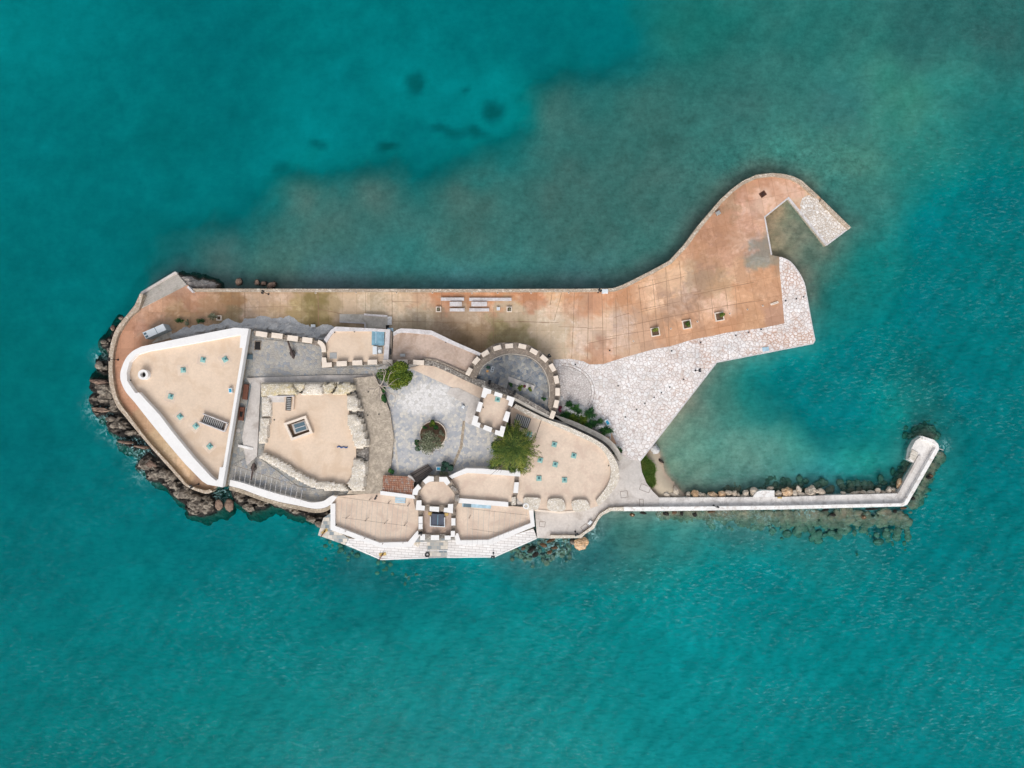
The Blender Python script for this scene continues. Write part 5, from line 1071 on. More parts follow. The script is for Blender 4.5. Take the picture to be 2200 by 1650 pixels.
for i, (x, y, w_, d_) in enumerate(JN):
    warm = i in (4, 8, 9, 18, 35)
    boulder(x, y - 1.2, w_*1.3, d_*1.45, 0.5, M['boulder_warm'] if warm else M['boulder'], f'{"warm ochre" if warm else "pale"} boulder, {ORD[i]} from the west on the harbour side of the jetty', 'boulders along the harbour side of the jetty', 100+i, rnd.uniform(-20, 20), 0.35 + 0.035*min(w_, d_))
JS = [(1358,1106,11,8),(1382,1102,14,6),(1431,1104,13,8),(1449,1101,10,7),(1465,1103,6,10),(1493,1106,11,8),(1529,1099.5,16,5),(1789,1106,12,7),(1773,1095.5,16,5),(1856,1111,10,9),(1873,1093.5,24,5),(1922,1098.5,8,9),(1941,1091,14,5),(1962,1071,8,7),(1996,1025,12,8),(2000,1022,9,6)]
JS.sort()
for i, (x, y, w_, d_) in enumerate(JS):
    boulder(x, y, w_, d_, 0.0, M['boulder_warm'] if i % 3 == 0 else M['rock'], f'half-drowned brown boulder, {ORD[i]} from the west along the seaward side of the jetty', 'boulders along the seaward side of the jetty', 200+i, rnd.uniform(-20, 20), 0.4)
for i, (x, y, w_, d_, lab) in enumerate([(514,606,13,18,'tall brown boulder standing alone in the water north of the quay, westernmost of four'),(553,607,12,13,'dark rounded boulder in the water, second of four north of the quay'),(568,609,14,10,'reddish low boulder between two others north of the quay'),(585,613,22,13,'brown triangular boulder against the north quay wall, easternmost of four')]):
    boulder(x, y, w_, d_, 0.3, M['boulder_dark'], lab, 'boulders north of the quay', 300+i, 10*i, 0.8)
WB = [(224,735,14,10),(244,705,10,12),(262,684,14,8),(214,785,16,18),(228,790,11,12),(212,820,38,13),(232,850,26,16),(216,880,44,9),(240,900,22,12),(262,914,26,14),(284,930,26,12),(270,950,36,7),(306,960,34,8),(320,996,36,14),(334,1018,30,12),(352,1018,26,22),(372,1042,22,16),(382,1062,20,14),(420,1088,34,24),(446,1086,20,24),(471,1084,18,22),(494,1086,20,28),(514,1064,24,12),(545,1076,18,10),(535,1090,24,16),(560,1082,16,12),(668,1115,22,14),(686,1126,18,12),(600,1085,16,8)]
for i, (x, y, w_, d_) in enumerate(WB):
    dark = i in (5, 7, 11, 12, 13, 20, 21, 1)
    boulder(x, y, w_, d_, 0.35, M['boulder_dark'] if dark else M['rock'], f'{"dark wet" if dark else "brown craggy"} shore rock, {ORD[i]} from the north round the western shore', 'rocks along the western shore', 400+i, rnd.uniform(-30, 10), 0.75, 'shore_rock')
SB = [(1250,1168,32,26,'large tan split boulder off the south-east apron corner','boulder_warm'),(1231,1164,16,14,'smaller brown boulder touching the large tan one at the apron corner','rock'),(1168,1171,16,10,'tan boulder below the east end of the south landing','boulder_warm'),(1192,1177,15,8,'long sunken tan boulder between landing and apron','boulder_warm'),(1181,1186,12,9,'small sunken ochre boulder south of the apron','boulder_warm'),(1182,1162,24,7,'low ochre boulder against the apron wall','boulder_warm'),(1143,1180,22,9,'brown boulder nearest the east corner of the landing','rock'),(1150,1192,16,10,'southernmost sunken boulder off the landing corner','rock'),(1124,1178,10,8,'small pale boulder close under the landing edge','boulder')]
for i, (x, y, w_, d_, lab, mm) in enumerate(SB):
    boulder(x, y, w_, d_, 0.35 if i < 2 else -0.15, M[mm], lab, 'boulders off the south-east apron', 500+i, -20 + 9*i, 0.9 if i == 0 else 0.45)
BR = [(1423,1030,7,14,25),(1428,1037,7,8,0),(1397,988,14,3,-35),(1408,1003,6,14,12),(1420,990,16,6,-40)]
for i, (x, y, w_, d_, rz) in enumerate(BR):
    boulder(x, y, w_, d_, 0.25, M['boulder_dark'], f'small dark beach stone, {ORD[i]} of five on the sand beside the grass', 'stones on the small beach', 520+i, rz, 0.2)
# underwater rubble (uncountable): one mesh of stones lying on the bottom
def rubble_bed():
    rr = random.Random(11); mb = MB()
    bm = bmesh.new(); bmesh.ops.create_icosphere(bm, subdivisions=2, radius=1); bv = [v.co.copy() for v in bm.verts]; bf = [[v.index for v in f.verts] for f in bm.faces]; bm.free()
    def put(x, y, r, z):
        o = Vector((rr.random()*40, rr.random()*40, 0)); c = Vector(W(x, y, 0)); a = rr.uniform(.75, 1.25)
        mb.add([(c.x + p.x*r*a*k, c.y + p.y*r/a*k, z + p.z*r*0.36*k) for p in bv for k in (1 + 0.28*noise.noise(p*1.3 + o),)], bf)
    for _ in range(560):
        x = rr.uniform(1420, 1960); t = abs(rr.gauss(0, 1)); wid = 10 + 30 * min(1, max(0, (x - 1450) / 350)); y = 1101 + t * wid * 0.75; put(x, y, rr.uniform(.3, 1.1), -0.62 - t*0.4)
    for _ in range(120):
        x = rr.uniform(1560, 1935); t = abs(rr.gauss(0, 1)); y = 1056 - t * 12; put(x, y, rr.uniform(.3, .9), -0.65 - t*.35)
    for _ in range(110):
        s_ = rr.random(); t = abs(rr.gauss(0, 1)); put(1950 + 66*s_ + 8 + t*10, 1085 - 118*s_ + 6, rr.uniform(.3, 1.0), -0.65 - t*.4)
    for _ in range(40):
        s_ = rr.random(); t = abs(rr.gauss(0, 1)); put(1928 + 36*s_ - 5 - t*8, 1058 - 62*s_, rr.uniform(.4, .8), -0.7 - t*.8)
    for _ in range(70):
        a_ = rr.uniform(R(10), R(170)); t = abs(rr.gauss(0, 1)); put(1992 + (20 + t*12)*math.cos(a_), 948 - (14 + t*18)*math.sin(a_), rr.uniform(.4, .95), -0.75 - t*.9)
    for _ in range(90):
        put(rr.uniform(1095, 1225), rr.gauss(1185, 12), rr.uniform(.3, .7), rr.uniform(-1.3, -.8))
    for _ in range(26):
        x = rr.uniform(690, 900); put(x, 1160 + (x-690)*0.38 + abs(rr.gauss(0, 18)), rr.uniform(.3, .6), -1.4)
    for _ in range(0):
        i_ = rr.randrange(3, len(WEST_OUT)-1); p = WEST_OUT[i_]; t = abs(rr.gauss(0, 1)); put(p[0] - 22 - t*16, p[1] + 6 + rr.gauss(0, 10), rr.uniform(.3, .9), -1.7 - t*.8)
    tag(mb.build('underwater_rubble', M['sunk'], smooth=True), 'drowned rubble stones lying under water along the jetty and the shores', 'rubble', kind='stuff')
rubble_bed()

# ---------------------------------------------------------------- vegetation
def foliage(mb, cx, cy, z, rx, ry, rz_, n, size, rr, mode='ball', lobes=7, droop=0.0, vals=None):
    """leaf-sized faces through the crown volume, gathered in clumps (centre in world metres)"""
    L = []
    for i in range(lobes):
        a = rr.uniform(0, 2*math.pi); q = math.sqrt(rr.random()) * 0.72; L.append((q*math.cos(a), q*math.sin(a), rr.uniform(-0.2, 0.6), rr.uniform(0.32, 0.52), rr.uniform(-0.22, 0.22)))
    for i in range(n):
        l = L[rr.randrange(lobes)]
        d = Vector((rr.gauss(0,1), rr.gauss(0,1), rr.gauss(0,1))).normalized() * (rr.random() ** 0.4) * l[3]
        p = Vector((l[0] + d.x, l[1] + d.y, l[2] + d.z)); 
        c = Vector((cx + p.x*rx, cy + p.y*ry, z + p.z*rz_))
        if mode == 'frond':
            out = Vector((p.x, p.y, 0.15 + rr.gauss(0, .25))); out = out.normalized() if out.length > 0 else Vector((1,0,0)); t = out + Vector((rr.gauss(0,.35), rr.gauss(0,.35), rr.gauss(0,.2)))
            t.normalize(); s1 = size * rr.uniform(1.6, 3.4); s2 = size * 0.26
        else:
            t = Vector((rr.gauss(0,1), rr.gauss(0,1), rr.gauss(0,.5))).normalized(); s1 = size*rr.uniform(.7,1.3); s2 = s1*.55
        u = t.cross(Vector((rr.gauss(0,.4), rr.gauss(0,.4), 1))).normalized()
        o = len(mb.v); mb.v += [tuple(c - t*s1*.5), tuple(c + u*s2*.5), tuple(c + t*s1*.5 - Vector((0,0,droop*s1))), tuple(c - u*s2*.5)]
        mb.f.append((o, o+1, o+2, o+3)); mb.m.append(0)
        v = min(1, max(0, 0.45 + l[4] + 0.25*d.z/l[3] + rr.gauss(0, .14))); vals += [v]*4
def crown(parent, name, cxp, cyp, z, rx, ry, rz_, n, size, mat, seed, mode='ball', lobes=9, droop=0.0):
    rr = random.Random(seed); mb = MB(); vals = []; X, Y, _ = W(cxp, cyp, z)
    foliage(mb, X, Y, z, rx, ry, rz_, n, size, rr, mode, lobes, droop, vals)
    A = np.stack([vals, vals, vals, np.ones(len(vals))], 1); return mb.build(name, mat, parent, attr={'Leaf': A})
def limbs(parent, bx, by, z0, z1, r, reach, seed, mat, name='trunk', n=6, sub=2, lean=(0, 0)):
    rr = random.Random(seed); mb = MB(); b = Vector(W(bx, by, z0)); top = Vector((b.x + lean[0], b.y + lean[1], z0 + (z1 - z0)*.5)); mb.tube(b, top, r, r*.7, 8)
    def br(p, d, l, r_, k):
        q = p + d*l*.5 + Vector((rr.gauss(0,.1)*l, rr.gauss(0,.1)*l, rr.gauss(0,.05)*l)); e = q + (d + Vector((rr.gauss(0,.3), rr.gauss(0,.3), rr.gauss(0,.1)))).normalized()*l*.5
        mb.tube(p, q, r_, r_*.75, 5); mb.tube(q, e, r_*.75, r_*.4, 5)
        if k > 0:
            for _ in range(2 + (k > 1)):
                br(q if rr.random() < .5 else e, (d + Vector((rr.gauss(0,.6), rr.gauss(0,.6), rr.gauss(.1,.2)))).normalized(), l*.6, r_*.5, k-1)
    for i in range(n):
        a = 2*math.pi*(i + rr.random()*.7)/n; br(top, Vector((math.cos(a), math.sin(a), 0.55)).normalized(), reach*rr.uniform(.7, 1.15), r*.5, sub)
    return mb.build(name, mat, parent)

def plumes(parent, name, cxp, cyp, z, rx, ry, rise, n, mat, seed, leaf=.22):
    rr = random.Random(seed); mb = MB(); vals = []; X, Y, _ = W(cxp, cyp, z)
    for i in range(n):
        a = rr.uniform(0, 6.283); L_ = rr.uniform(.55, 1.08) * (0.86 + 0.2 * math.sin(3 * a + seed) + 0.1 * math.sin(7 * a)); r0 = rr.uniform(0.0, .45) * L_; cu = rr.gauss(0, .35); h0 = rr.uniform(.3, 1.0); v0 = rr.gauss(.5, .22)
        m = 9
        for k in range(m):
            f = k / (m - 1); r = r0 + (L_ - r0) * f; b = a + cu * f
            c = Vector((X + rx * r * math.cos(b), Y + ry * r * math.sin(b), z + rise * (h0 * (1 - r * r) + .25 * math.sin(3.1 * f))))
            d = Vector((math.cos(b + cu * .5), math.sin(b + cu * .5), .1 - .5 * f)); sd_ = Vector((-d.y, d.x, 0))
            for q in range(5):
                t = (d * rr.uniform(.5, 1.2) + sd_ * rr.gauss(0, .8) + Vector((0, 0, rr.gauss(0, .3)))).normalized(); s1 = leaf * rr.uniform(1.2, 2.6); u = t.cross(Vector((0, 0, 1))).normalized() * leaf * .16
                p = c + Vector((rr.gauss(0, .07), rr.gauss(0, .07), rr.gauss(0, .06))); e = p + t * s1; o = len(mb.v)
                mb.v += [tuple(p - u), tuple(p + u), tuple(e + u * .3), tuple(e - u * .3)]; mb.f.append((o, o+1, o+2, o+3)); mb.m.append(0); vals += [min(1, max(0, v0 + .25 * (f - .4) + rr.gauss(0, .1)))] * 4
    A = np.stack([vals, vals, vals, np.ones(len(vals))], 1); return mb.build(name, mat, parent, attr={'Leaf': A})
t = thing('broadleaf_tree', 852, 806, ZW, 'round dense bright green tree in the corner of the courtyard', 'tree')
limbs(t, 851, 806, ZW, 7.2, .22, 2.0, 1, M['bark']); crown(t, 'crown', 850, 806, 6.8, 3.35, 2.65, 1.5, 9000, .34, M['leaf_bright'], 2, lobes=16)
o = MB()
t = thing('bare_tree', 822, 829, ZW, 'leafless pale-branched tree leaning over the stone slope edge', 'tree')
limbs(t, 822, 829, ZW + .3, 9.0, .22, 3.6, 5, M['bark_pale'], n=6, sub=2)
t = thing('shrub', 826, 847, ZW, 'dark green narrow shrub under the bare tree', 'shrub')
crown(t, 'foliage', 826, 848, 4.6, .85, 1.75, .8, 1800, .28, M['leaf_deep'], 6, lobes=6); limbs(t, 826, 848, ZW, 4.6, .07, .7, 6, M['bark'], 'stem', 4, 0)
MB().prism([(806,808),(812,806),(828,838),(822,842)], 4.75, 3.5)  # noqa
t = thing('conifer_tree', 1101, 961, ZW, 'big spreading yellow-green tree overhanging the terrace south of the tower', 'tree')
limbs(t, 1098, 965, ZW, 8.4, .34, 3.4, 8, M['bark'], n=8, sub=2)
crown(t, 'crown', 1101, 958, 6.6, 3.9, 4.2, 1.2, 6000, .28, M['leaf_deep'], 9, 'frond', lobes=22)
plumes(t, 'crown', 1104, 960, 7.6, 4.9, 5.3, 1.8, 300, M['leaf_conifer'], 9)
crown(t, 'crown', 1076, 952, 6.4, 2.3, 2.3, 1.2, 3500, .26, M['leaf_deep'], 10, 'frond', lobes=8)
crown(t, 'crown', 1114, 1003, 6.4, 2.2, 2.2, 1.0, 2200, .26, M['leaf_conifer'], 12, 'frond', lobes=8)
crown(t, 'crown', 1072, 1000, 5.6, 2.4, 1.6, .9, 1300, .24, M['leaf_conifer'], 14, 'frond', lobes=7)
t = thing('olive_tree', 926, 945, ZW, 'grey-green olive tree overhanging the round stone planter bed', 'tree')
limbs(t, 926, 944, ZW + .2, 6.6, .2, 2.2, 18, M['bark'], n=7, sub=2)
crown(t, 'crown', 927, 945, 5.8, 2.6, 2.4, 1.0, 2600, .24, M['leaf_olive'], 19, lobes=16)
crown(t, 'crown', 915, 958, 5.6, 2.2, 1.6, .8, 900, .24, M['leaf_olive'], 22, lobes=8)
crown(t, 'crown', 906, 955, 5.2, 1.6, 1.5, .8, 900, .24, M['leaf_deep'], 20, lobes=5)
bed = thing('round_planter', 930, 933.6, ZW, 'round earth bed with a pale stone kerb in the middle of the courtyard', 'planter')
MB().ring(930, 933.6, 29, 27.3, ZW + .55, ZW, 48).build('kerb', M['cream'], bed); MB().ring(930, 933.6, 27.5, .1, ZW + .38, ZW, 40).build('soil', M['soil'], bed)
for (x, y, r_, mm, lab, sd_) in [(928,911,.85,'leaf_bright','small bright bush at the north edge of the round bed',31),(935,918,.6,'leaf_deep','small deep green bush beside the bright one in the round bed',32),(913,917,.4,'leaf_deep','tiny bush at the west edge of the round bed',33),(950,930,.6,'leaf_olive','low dull bush at the east edge of the round bed',34),
        (961,1004,1.15,'leaf_dark','dark blue-green rounded bush against the octagonal bastion',35),(841,1014,.62,'leaf_deep','small dark round shrub just above the tiled roof',36),(955,1019,.8,'leaf_olive','thin olive shrub at the foot of the octagonal bastion',37)]:
    z_ = ZW + .45; t = thing('bush', x, y, z_, lab, 'bush', 'bushes in the courtyard'); crown(t, 'foliage', x, y, z_ + r_*.6, r_*1.15, r_*1.15, r_*.8, int(1100*r_*r_) + 250, .24, M[mm], sd_, lobes=5); limbs(t, x, y, z_ - .2, z_ + r_*.6, .05, r_*.7, sd_, M['bark'], 'stem', 4, 0)
PL = [(1098,827.7,.5,'leaf_deep'),(1119,834,.75,'leaf_bright'),(1126,829,.5,'leaf_red'),(1138.6,836,.55,'leaf_bright'),(1168,856,.5,'leaf_deep')]
for i, (x, y, r_, mm) in enumerate(PL):
    t = thing('potted_plant', x, y, 3.9, f'{"dark purple" if mm == "leaf_red" else "green"} plant, {ORD[i]} from the left along the ledge of the round bastion', 'plant', 'plants on the round bastion ledge')
    crown(t, 'foliage', x, y, 4.5, r_, r_, .5, 350, .22, M[mm], 60+i, lobes=4); MB().ring(x, y, 2.2, .1, 4.2, 3.9, 12).build('pot', M['rust'], t)
SP = [(1223.5,869,.75,.5),(1236,876,.9,.55),(1216,890,1.35,.95),(1231,898,1.0,1.1),(1251,900,.85,1.2),(1269,889,1.15,1.3),(1286,907,.75,.65),(1273,911,.65,.8),(1300,925,1.25,1.0),(1326,971,.75,1.25),(1240,885,.7,.8),(1262,915,.5,.6)]
for i, (x, y, rx, ry) in enumerate(SP):
    t = thing('agave_plant', x, y, 2.2, f'deep green spiky plant, {ORD[i]} clump from the north-west on the rocks beside the round bastion', 'plant', 'plants on the rock slope')
    crown(t, 'foliage', x, y, 2.5, rx, ry, .35, 300, .5, M['leaf_bright' if i in (3,4) else 'leaf_deep'], 80+i, 'frond', lobes=8); limbs(t, x, y, 1.8, 2.6, .06, .5, 80+i, M['bark'], 'stem', 4, 0)
t = thing('agave_plant', 1203, 878, 2.2, 'dark purple shrub beside the last merlon of the round bastion', 'plant', 'plants on the rock slope'); crown(t, 'foliage', 1203, 878, 2.7, .6, .8, .5, 500, .25, M['leaf_red'], 95, lobes=4)
QP = [(387,690,1.0,.7),(404,693,.6,.6),(432,688,.95,.65),(455,681,1.2,.8)]
for i, (x, y, rx, ry) in enumerate(QP):
    t = thing('quay_shrub', x, y, ZQ, f'straggly green shrub, {ORD[i]} from the west behind the triangular bastion', 'shrub', 'shrubs on the western quay')
    crown(t, 'foliage', x, y, 2.1, rx, ry, .4, 190, .26, M['leaf_olive' if i % 2 else 'leaf_deep'], 110+i, 'frond', lobes=9); limbs(t, x, y, ZQ, 2.2, .06, .7, 110+i, M['bark'], 'stem', 5, 0)
# grass bank beside the causeway
def grass():
    rr = random.Random(4); mb = MB(); vals = []
    poly = [(1378,988),(1384,978),(1390,985),(1402,995),(1408,1008),(1404,1022),(1408,1038),(1400,1048),(1392,1040),(1384,1026),(1379,1008)]
    P = [W(x, y, 1.2) for x, y in poly]; xs = [p[0] for p in P]; ys = [p[1] for p in P]
    k = 0
    while k < 9000:
        x, y = rr.uniform(min(xs), max(xs)), rr.uniform(min(ys), max(ys))
        if not inpoly(np.array([x]), np.array([y]), P)[0]: continue
        k += 1; h = .35 + .2*rr.random(); z = 0.95 + 0.25*noise.noise(Vector((x*.5, y*.5, 0))); a = rr.uniform(0, 6.28); dx, dy = math.cos(a), math.sin(a); lx, ly = rr.gauss(0,.18), rr.gauss(0,.18)
        o = len(mb.v); mb.v += [(x-dx*.05, y-dy*.05, z), (x+dx*.05, y+dy*.05, z), (x+dx*.05+lx, y+dy*.05+ly, z+h*.6), (x+lx*1.6, y+ly*1.6, z+h)]; mb.f.append((o, o+1, o+2, o+3)); mb.m.append(0)
        vals += [min(1, max(0, .5 + .5*noise.noise(Vector((x*.6, y*.6, 2))) + rr.gauss(0, .15)))]*4
    A = np.stack([vals, vals, vals, np.ones(len(vals))], 1)
    tag(mb.build('grass', leaf_mat('bank_grass', C(66, 100, 42, 1), C(100, 132, 56, 1), C(150, 144, 84, 1)), attr={'Leaf': A}), 'green grass bank between the causeway and the small beach', 'grass', kind='stuff')
    struct('grass_bank', poly, 1.1, -1, [M['soil']])
grass()

# ---------------------------------------------------------------- street furniture and loose things
def lamp(bx, by, z, lab, h=3.4, two=True):
    t = thing('lamp_post', bx, by, z, lab, 'lamp post', 'lamp posts'); b = Vector(W(bx, by, z))
    MB().tube(b, b + Vector((0, 0, h)), .075, .055, 8).build('pole', M['dark_metal'], t)
    MB().tube(b, b + Vector((0, 0, .12)), .2, .2, 10).build('base', M['dark_metal'], t)
    d = Vector((b.x, b.y, 0)).normalized(); u = Vector((-d.y, d.x, 0))
    for s_ in ((-1, 1) if two else (1,)):
        c = b + Vector((0, 0, h)) + u*s_*.22; hb = MB(); hb.tube(c - d*.22, c + d*.28 - Vector((0,0,.08)), .15, .19, 8); hb.build('lamp_head', M['dark_metal'], t)
lamp(254, 773, ZQ, 'dark lamp post leaning over the western parapet of the quay')
lamp(427, 1040, ZQ, 'dark lamp post at the south-west corner of the quay')
lamp(577, 632, ZQ, 'dark lamp post behind the north parapet, nearest the sea steps')
lamp(1285, 628, ZQ, 'dark lamp post beside the white cabinet on the north parapet', 3.0)
lamp(1494, 796, ZQ, 'dark lamp post on the white paving near the harbour edge')
lamp(1533, 1086, ZQ, 'dark lamp post on the parapet of the jetty', 2.6, False)
lamp(1236, 1142, ZQ, 'dark lamp post behind the rubble parapet of the south apron', 2.8)
lamp(1060, 1188, 1.0, 'dark lamp post at the eastern corner of the south landing', 3.2)
lamp(906, 1143, 4.2, 'dark floodlight post at the gate corner above the landing', 1.6)
lamp(1178, 766, ZQ, 'dark lamp post against the round bastion wall', 3.6)
lamp(809, 1036+30, 4.1, 'thin dark lamp post on the south-west terrace by the tiled house', 1.8, False)

def slab(x0, x1, y0, y1, z0, z1, name, lab, cat, grp, mat=M['white_dull']):
    t = thing(name, (x0+x1)/2, (y0+y1)/2, ZQ, lab, cat, grp); MB().box((x0+x1)/2, (y0+y1)/2, x1-x0, y1-y0, z1, z1-.12, 0, bev=.3).build('top', mat, t)
    for k in (-.36, .36): MB().box((x0+x1)/2 + k*(x1-x0), (y0+y1)/2, 3, (y1-y0)*.7, z1-.12, z0).build('support', M['concrete'], t)
slab(947,997,639,646,ZQ,ZQ+.45,'stone_bench','long pale bench nearest the north parapet, western one','bench','stone benches on the quay')
slab(1008,1099,639.5,646.5,ZQ,ZQ+.45,'stone_bench','longest pale bench nearest the north parapet, eastern one','bench','stone benches on the quay')
slab(966,998,662,669,ZQ,ZQ+.45,'stone_bench','short pale bench on the inner side of the western table','bench','stone benches on the quay')
slab(1008,1051,662,669,ZQ,ZQ+.45,'stone_bench','pale bench on the inner side of the eastern table','bench','stone benches on the quay')
slab(966,992.4,648,658,ZQ,ZQ+.78,'stone_table','wide pale table, western of the two on the quay','table','stone tables on the quay')
slab(1012.7,1046.4,648,658,ZQ,ZQ+.78,'stone_table','wide pale table, eastern and longer of the two on the quay','table','stone tables on the quay')
def cabinet(x, y, w_, d_, z, h, rz, lab, mat=M['aluminium'], name='white_cabinet'):
    t = thing(name, x, y, z, lab, 'cabinet', None); MB().box(x, y, w_, d_, z+h, z+.05, rz, bev=.4).build('cabinet_body', mat, t); MB().box(x, y, w_*.86, d_*.86, z+.06, z, rz).build('plinth', M['concrete'], t)
cabinet(1070.5,663,7,7,ZQ,.5,0,'small white cube between the eastern bench and a square planter')
cabinet(1300,625.5,13,9,ZQ,.9,0,'white cabinet set into the north parapet where it starts to bend')
cabinet(1543.6,457,9,8,ZQ,.7,30,'pale grey cabinet beside the parapet of the hooked quay',M['steel'])
cabinet(672,700,9,6,ZQ,.7,0,'white cabinet at the foot of the grey rock slope')
cabinet(995,874,6,6,ZW+.2,.5,-14,'small white cube on the paving west of the tower')
cabinet(1268,1123,6,9,ZQ,.5,-40,'low white box at the bend of the rubble parapet')
cabinet(720,1099,3,2,4.1,.1,0,'tiny white fitting on the south-west terrace edge')
def planter(x, y, s_, rz, lab, leafy, sd_):
    t = thing('square_planter', x, y, ZQ, lab, 'planter', 'square planters on the quay')
    a = R(rz); mb = MB()
    for (dx, dy, ww, dd) in ((0, s_/2-1, s_, 2), (0, -s_/2+1, s_, 2), (s_/2-1, 0, 2, s_-4), (-s_/2+1, 0, 2, s_-4)): mb.box(x + dx*math.cos(a)-dy*math.sin(a), y-(dx*math.sin(a)+dy*math.cos(a)), ww, dd, ZQ+.4, ZQ, rz)
    mb.build('kerb', M['cream'], t); MB().box(x, y, s_-4, s_-4, ZQ+.25, ZQ, rz).build('soil', M['soil'], t)
    if leafy: crown(t, 'plant', x+leafy[0], y+leafy[1], ZQ+.7, leafy[2], leafy[3], .4, leafy[4], .24, M['leaf_conifer' if sd_ % 2 else 'leaf_olive'], sd_, lobes=6)
planter(942,664.5,11.5,0,'small square planter on the quay west of the stone tables',(0,0,.3,.3,60),200)
planter(1094,664.5,11.5,0,'small square planter on the quay east of the white cube',(0,0,.35,.35,90),202)
planter(470,683,11,0,'small square planter at the end of the straggly shrubs',None,203)
planter(1408,713,19,10,'westernmost of three square planters on the orange quay, thickly planted',(2,-1,.95,.7,600),205)
planter(1476,697,19,10,'middle of three square planters on the orange quay',(3,-1,.8,.6,420),207)
planter(1546,680,19,10,'easternmost of three square planters on the orange quay, plant spilling over its east side',(4,-2,.95,.7,560),209)
t = thing('channel_frame', 1664.5, 652, ZQ, 'narrow white concrete frame let into the quay near the paving edge', 'kerb frame'); MB().strip([(1657.5,655),(1672,650.5),(1671,648),(1656.5,653)], 1.8, ZQ+.2, ZQ-.05, closed=True).build('kerb', M['cream'], t)
t = thing('drain_grate', 1639, 417, ZQ, 'dark brown square grate at the hooked end of the quay', 'drain grate'); MB().box(1639,417,14,11,ZQ+.06,ZQ,35).build('frame', M['brown_grate'], t)
for k in (-3, 0, 3): MB().box(1639+k*.8,417-k*.57,1.1,8,ZQ+.12,ZQ+.05,35).build('bar', M['void'], t)
t = thing('glass_panel', 1645.5, 750, ZQ, 'pale blue rectangular panel lying near the harbour edge of the paving', 'panel'); MB().box(1645.5,750,14,9,ZQ+.12,ZQ+.02,8,bev=.4).build('pane', M['glass_pale'], t)
t = thing('floor_hatch', 554, 742.5, ZW, 'dark rectangular floor hatch in the western ward', 'hatch'); MB().box(554,742.5,12,18,ZW+.2,ZW+.05,-4).build('cover', M['void'], t); MB().strip([(547.5,733),(560.5,733.5),(559.5,752),(546.5,751.5)],1.2,ZW+.24,ZW,closed=True).build('frame', M['wallwalk'], t)
t = thing('floor_hatch', 534.5, 766.5, ZW, 'blue-grey glazed hatch at the foot of the triangular bastion wall', 'hatch'); MB().box(535.5,766.5,14,11,ZW+.3,ZW,-2,bev=.5).build('pane', M['panel_blue'], t)
for (x, y, h_, lab) in ((527,842,33,'long rusty brown hatch beside the triangular bastion, northern one'),(518,889,29,'rusty brown hatch with a dark opening beside the triangular bastion, southern one')):
    t = thing('rusty_hatch', x, y, ZW, lab, 'hatch', 'rusty hatches in the western ward'); MB().box(x, y, 11, h_, ZW+.5, ZW, -6, bev=.5).build('plate', M['rust'], t)
    if y > 860: MB().box(x, y+1, 6, 11, ZW+.55, ZW+.45, -6).build('opening', M['void'], t)
MB_r = thing('handrail', 533, 870, ZW, 'grey metal handrail beside the rusty hatches', 'railing'); MB().tube(W(539,824,ZW+1.2), W(525,905,ZW+1.2), .07).build('rail', M['panel_blue'], MB_r)
for k in range(5): MB().tube(W(539-14*k/4,824+81*k/4,ZW), W(539-14*k/4,824+81*k/4,ZW+1.2), .05).build('post', M['panel_blue'], MB_r)
t = thing('round_hatch', 511, 925, ZW, 'grey oval manhole in the western ward south of the rusty hatches', 'hatch'); MB().ring(512,925,4.6,.1,ZW+.14,ZW,18).build('lid', M['concrete'], t)
struct('ward_step', [(512,955),(544,962),(543,967),(511,960)], ZW+.5, ZW, [M['concrete_cap']])
for (x, y, w_, d_, rz, z_, lab) in ((494.5,839,8,11,8,5.6,'white and blue unit on the triangular terrace near its east wall'),(942,1007,11,9,0,4.0,'white and bright blue unit beside the dark round bush'),(1305.5,908,9,14,28,ZQ,'white and blue sign board at the edge of the plants on the paving')):
    t = thing('blue_white_unit', x, y, z_, lab, 'unit', 'blue and white units'); MB().box(x, y, w_, d_, z_+.6, z_, rz, bev=.4).build('casing', M['aluminium'], t); MB().box(x, y, w_*.6, d_*.62, z_+.63, z_+.55, rz).build('blue_panel', M['blue'], t)
def cannon(x0, y0, x1, y1, z, lab):
    t = thing('cannon', (x0+x1)/2, (y0+y1)/2, z, lab, 'cannon', 'old cannons in the western ward'); a = Vector(W(x0, y0, z+.95)); b = Vector(W(x1, y1, z+.85)); d = (b-a).normalized(); mb = MB()
    L = (b-a).length
    mb.tube(a, a + d*L*.45, .17, .21, 12); mb.tube(a + d*L*.45, a + d*L*.93, .24, .33, 12); mb.tube(a + d*L*.93, b, .2, .1, 10); mb.tube(a - d*.02, a + d*.14, .22, .22, 12); mb.build('barrel', M['cannon'], t, smooth=False)
    c = a + d*L*.68; u = Vector((-d.y, d.x, 0)).normalized()
    for s_ in (-1, 1):
        MB().tube(c + u*s_*.34 - Vector((0,0,.35)), c + u*s_*.48 - Vector((0,0,.35)), .42, .42, 16).build('wheel', M['timber_dark'], t)
        p = c + u*s_*.26; q = Vector((0,0,1)); mb = MB(); mb.tube(p - d*.7 - q*.55, p + d*.7 - q*.45, .12, .1, 5); mb.build('carriage_cheek', M['timber_dark'], t)
cannon(618.5,733,631.5,771,ZW+.1,'long rusty cannon pointing north in the western ward')
cannon(539,1031,546,994,ZW+.1,'rusty cannon pointing south behind the white rampart')
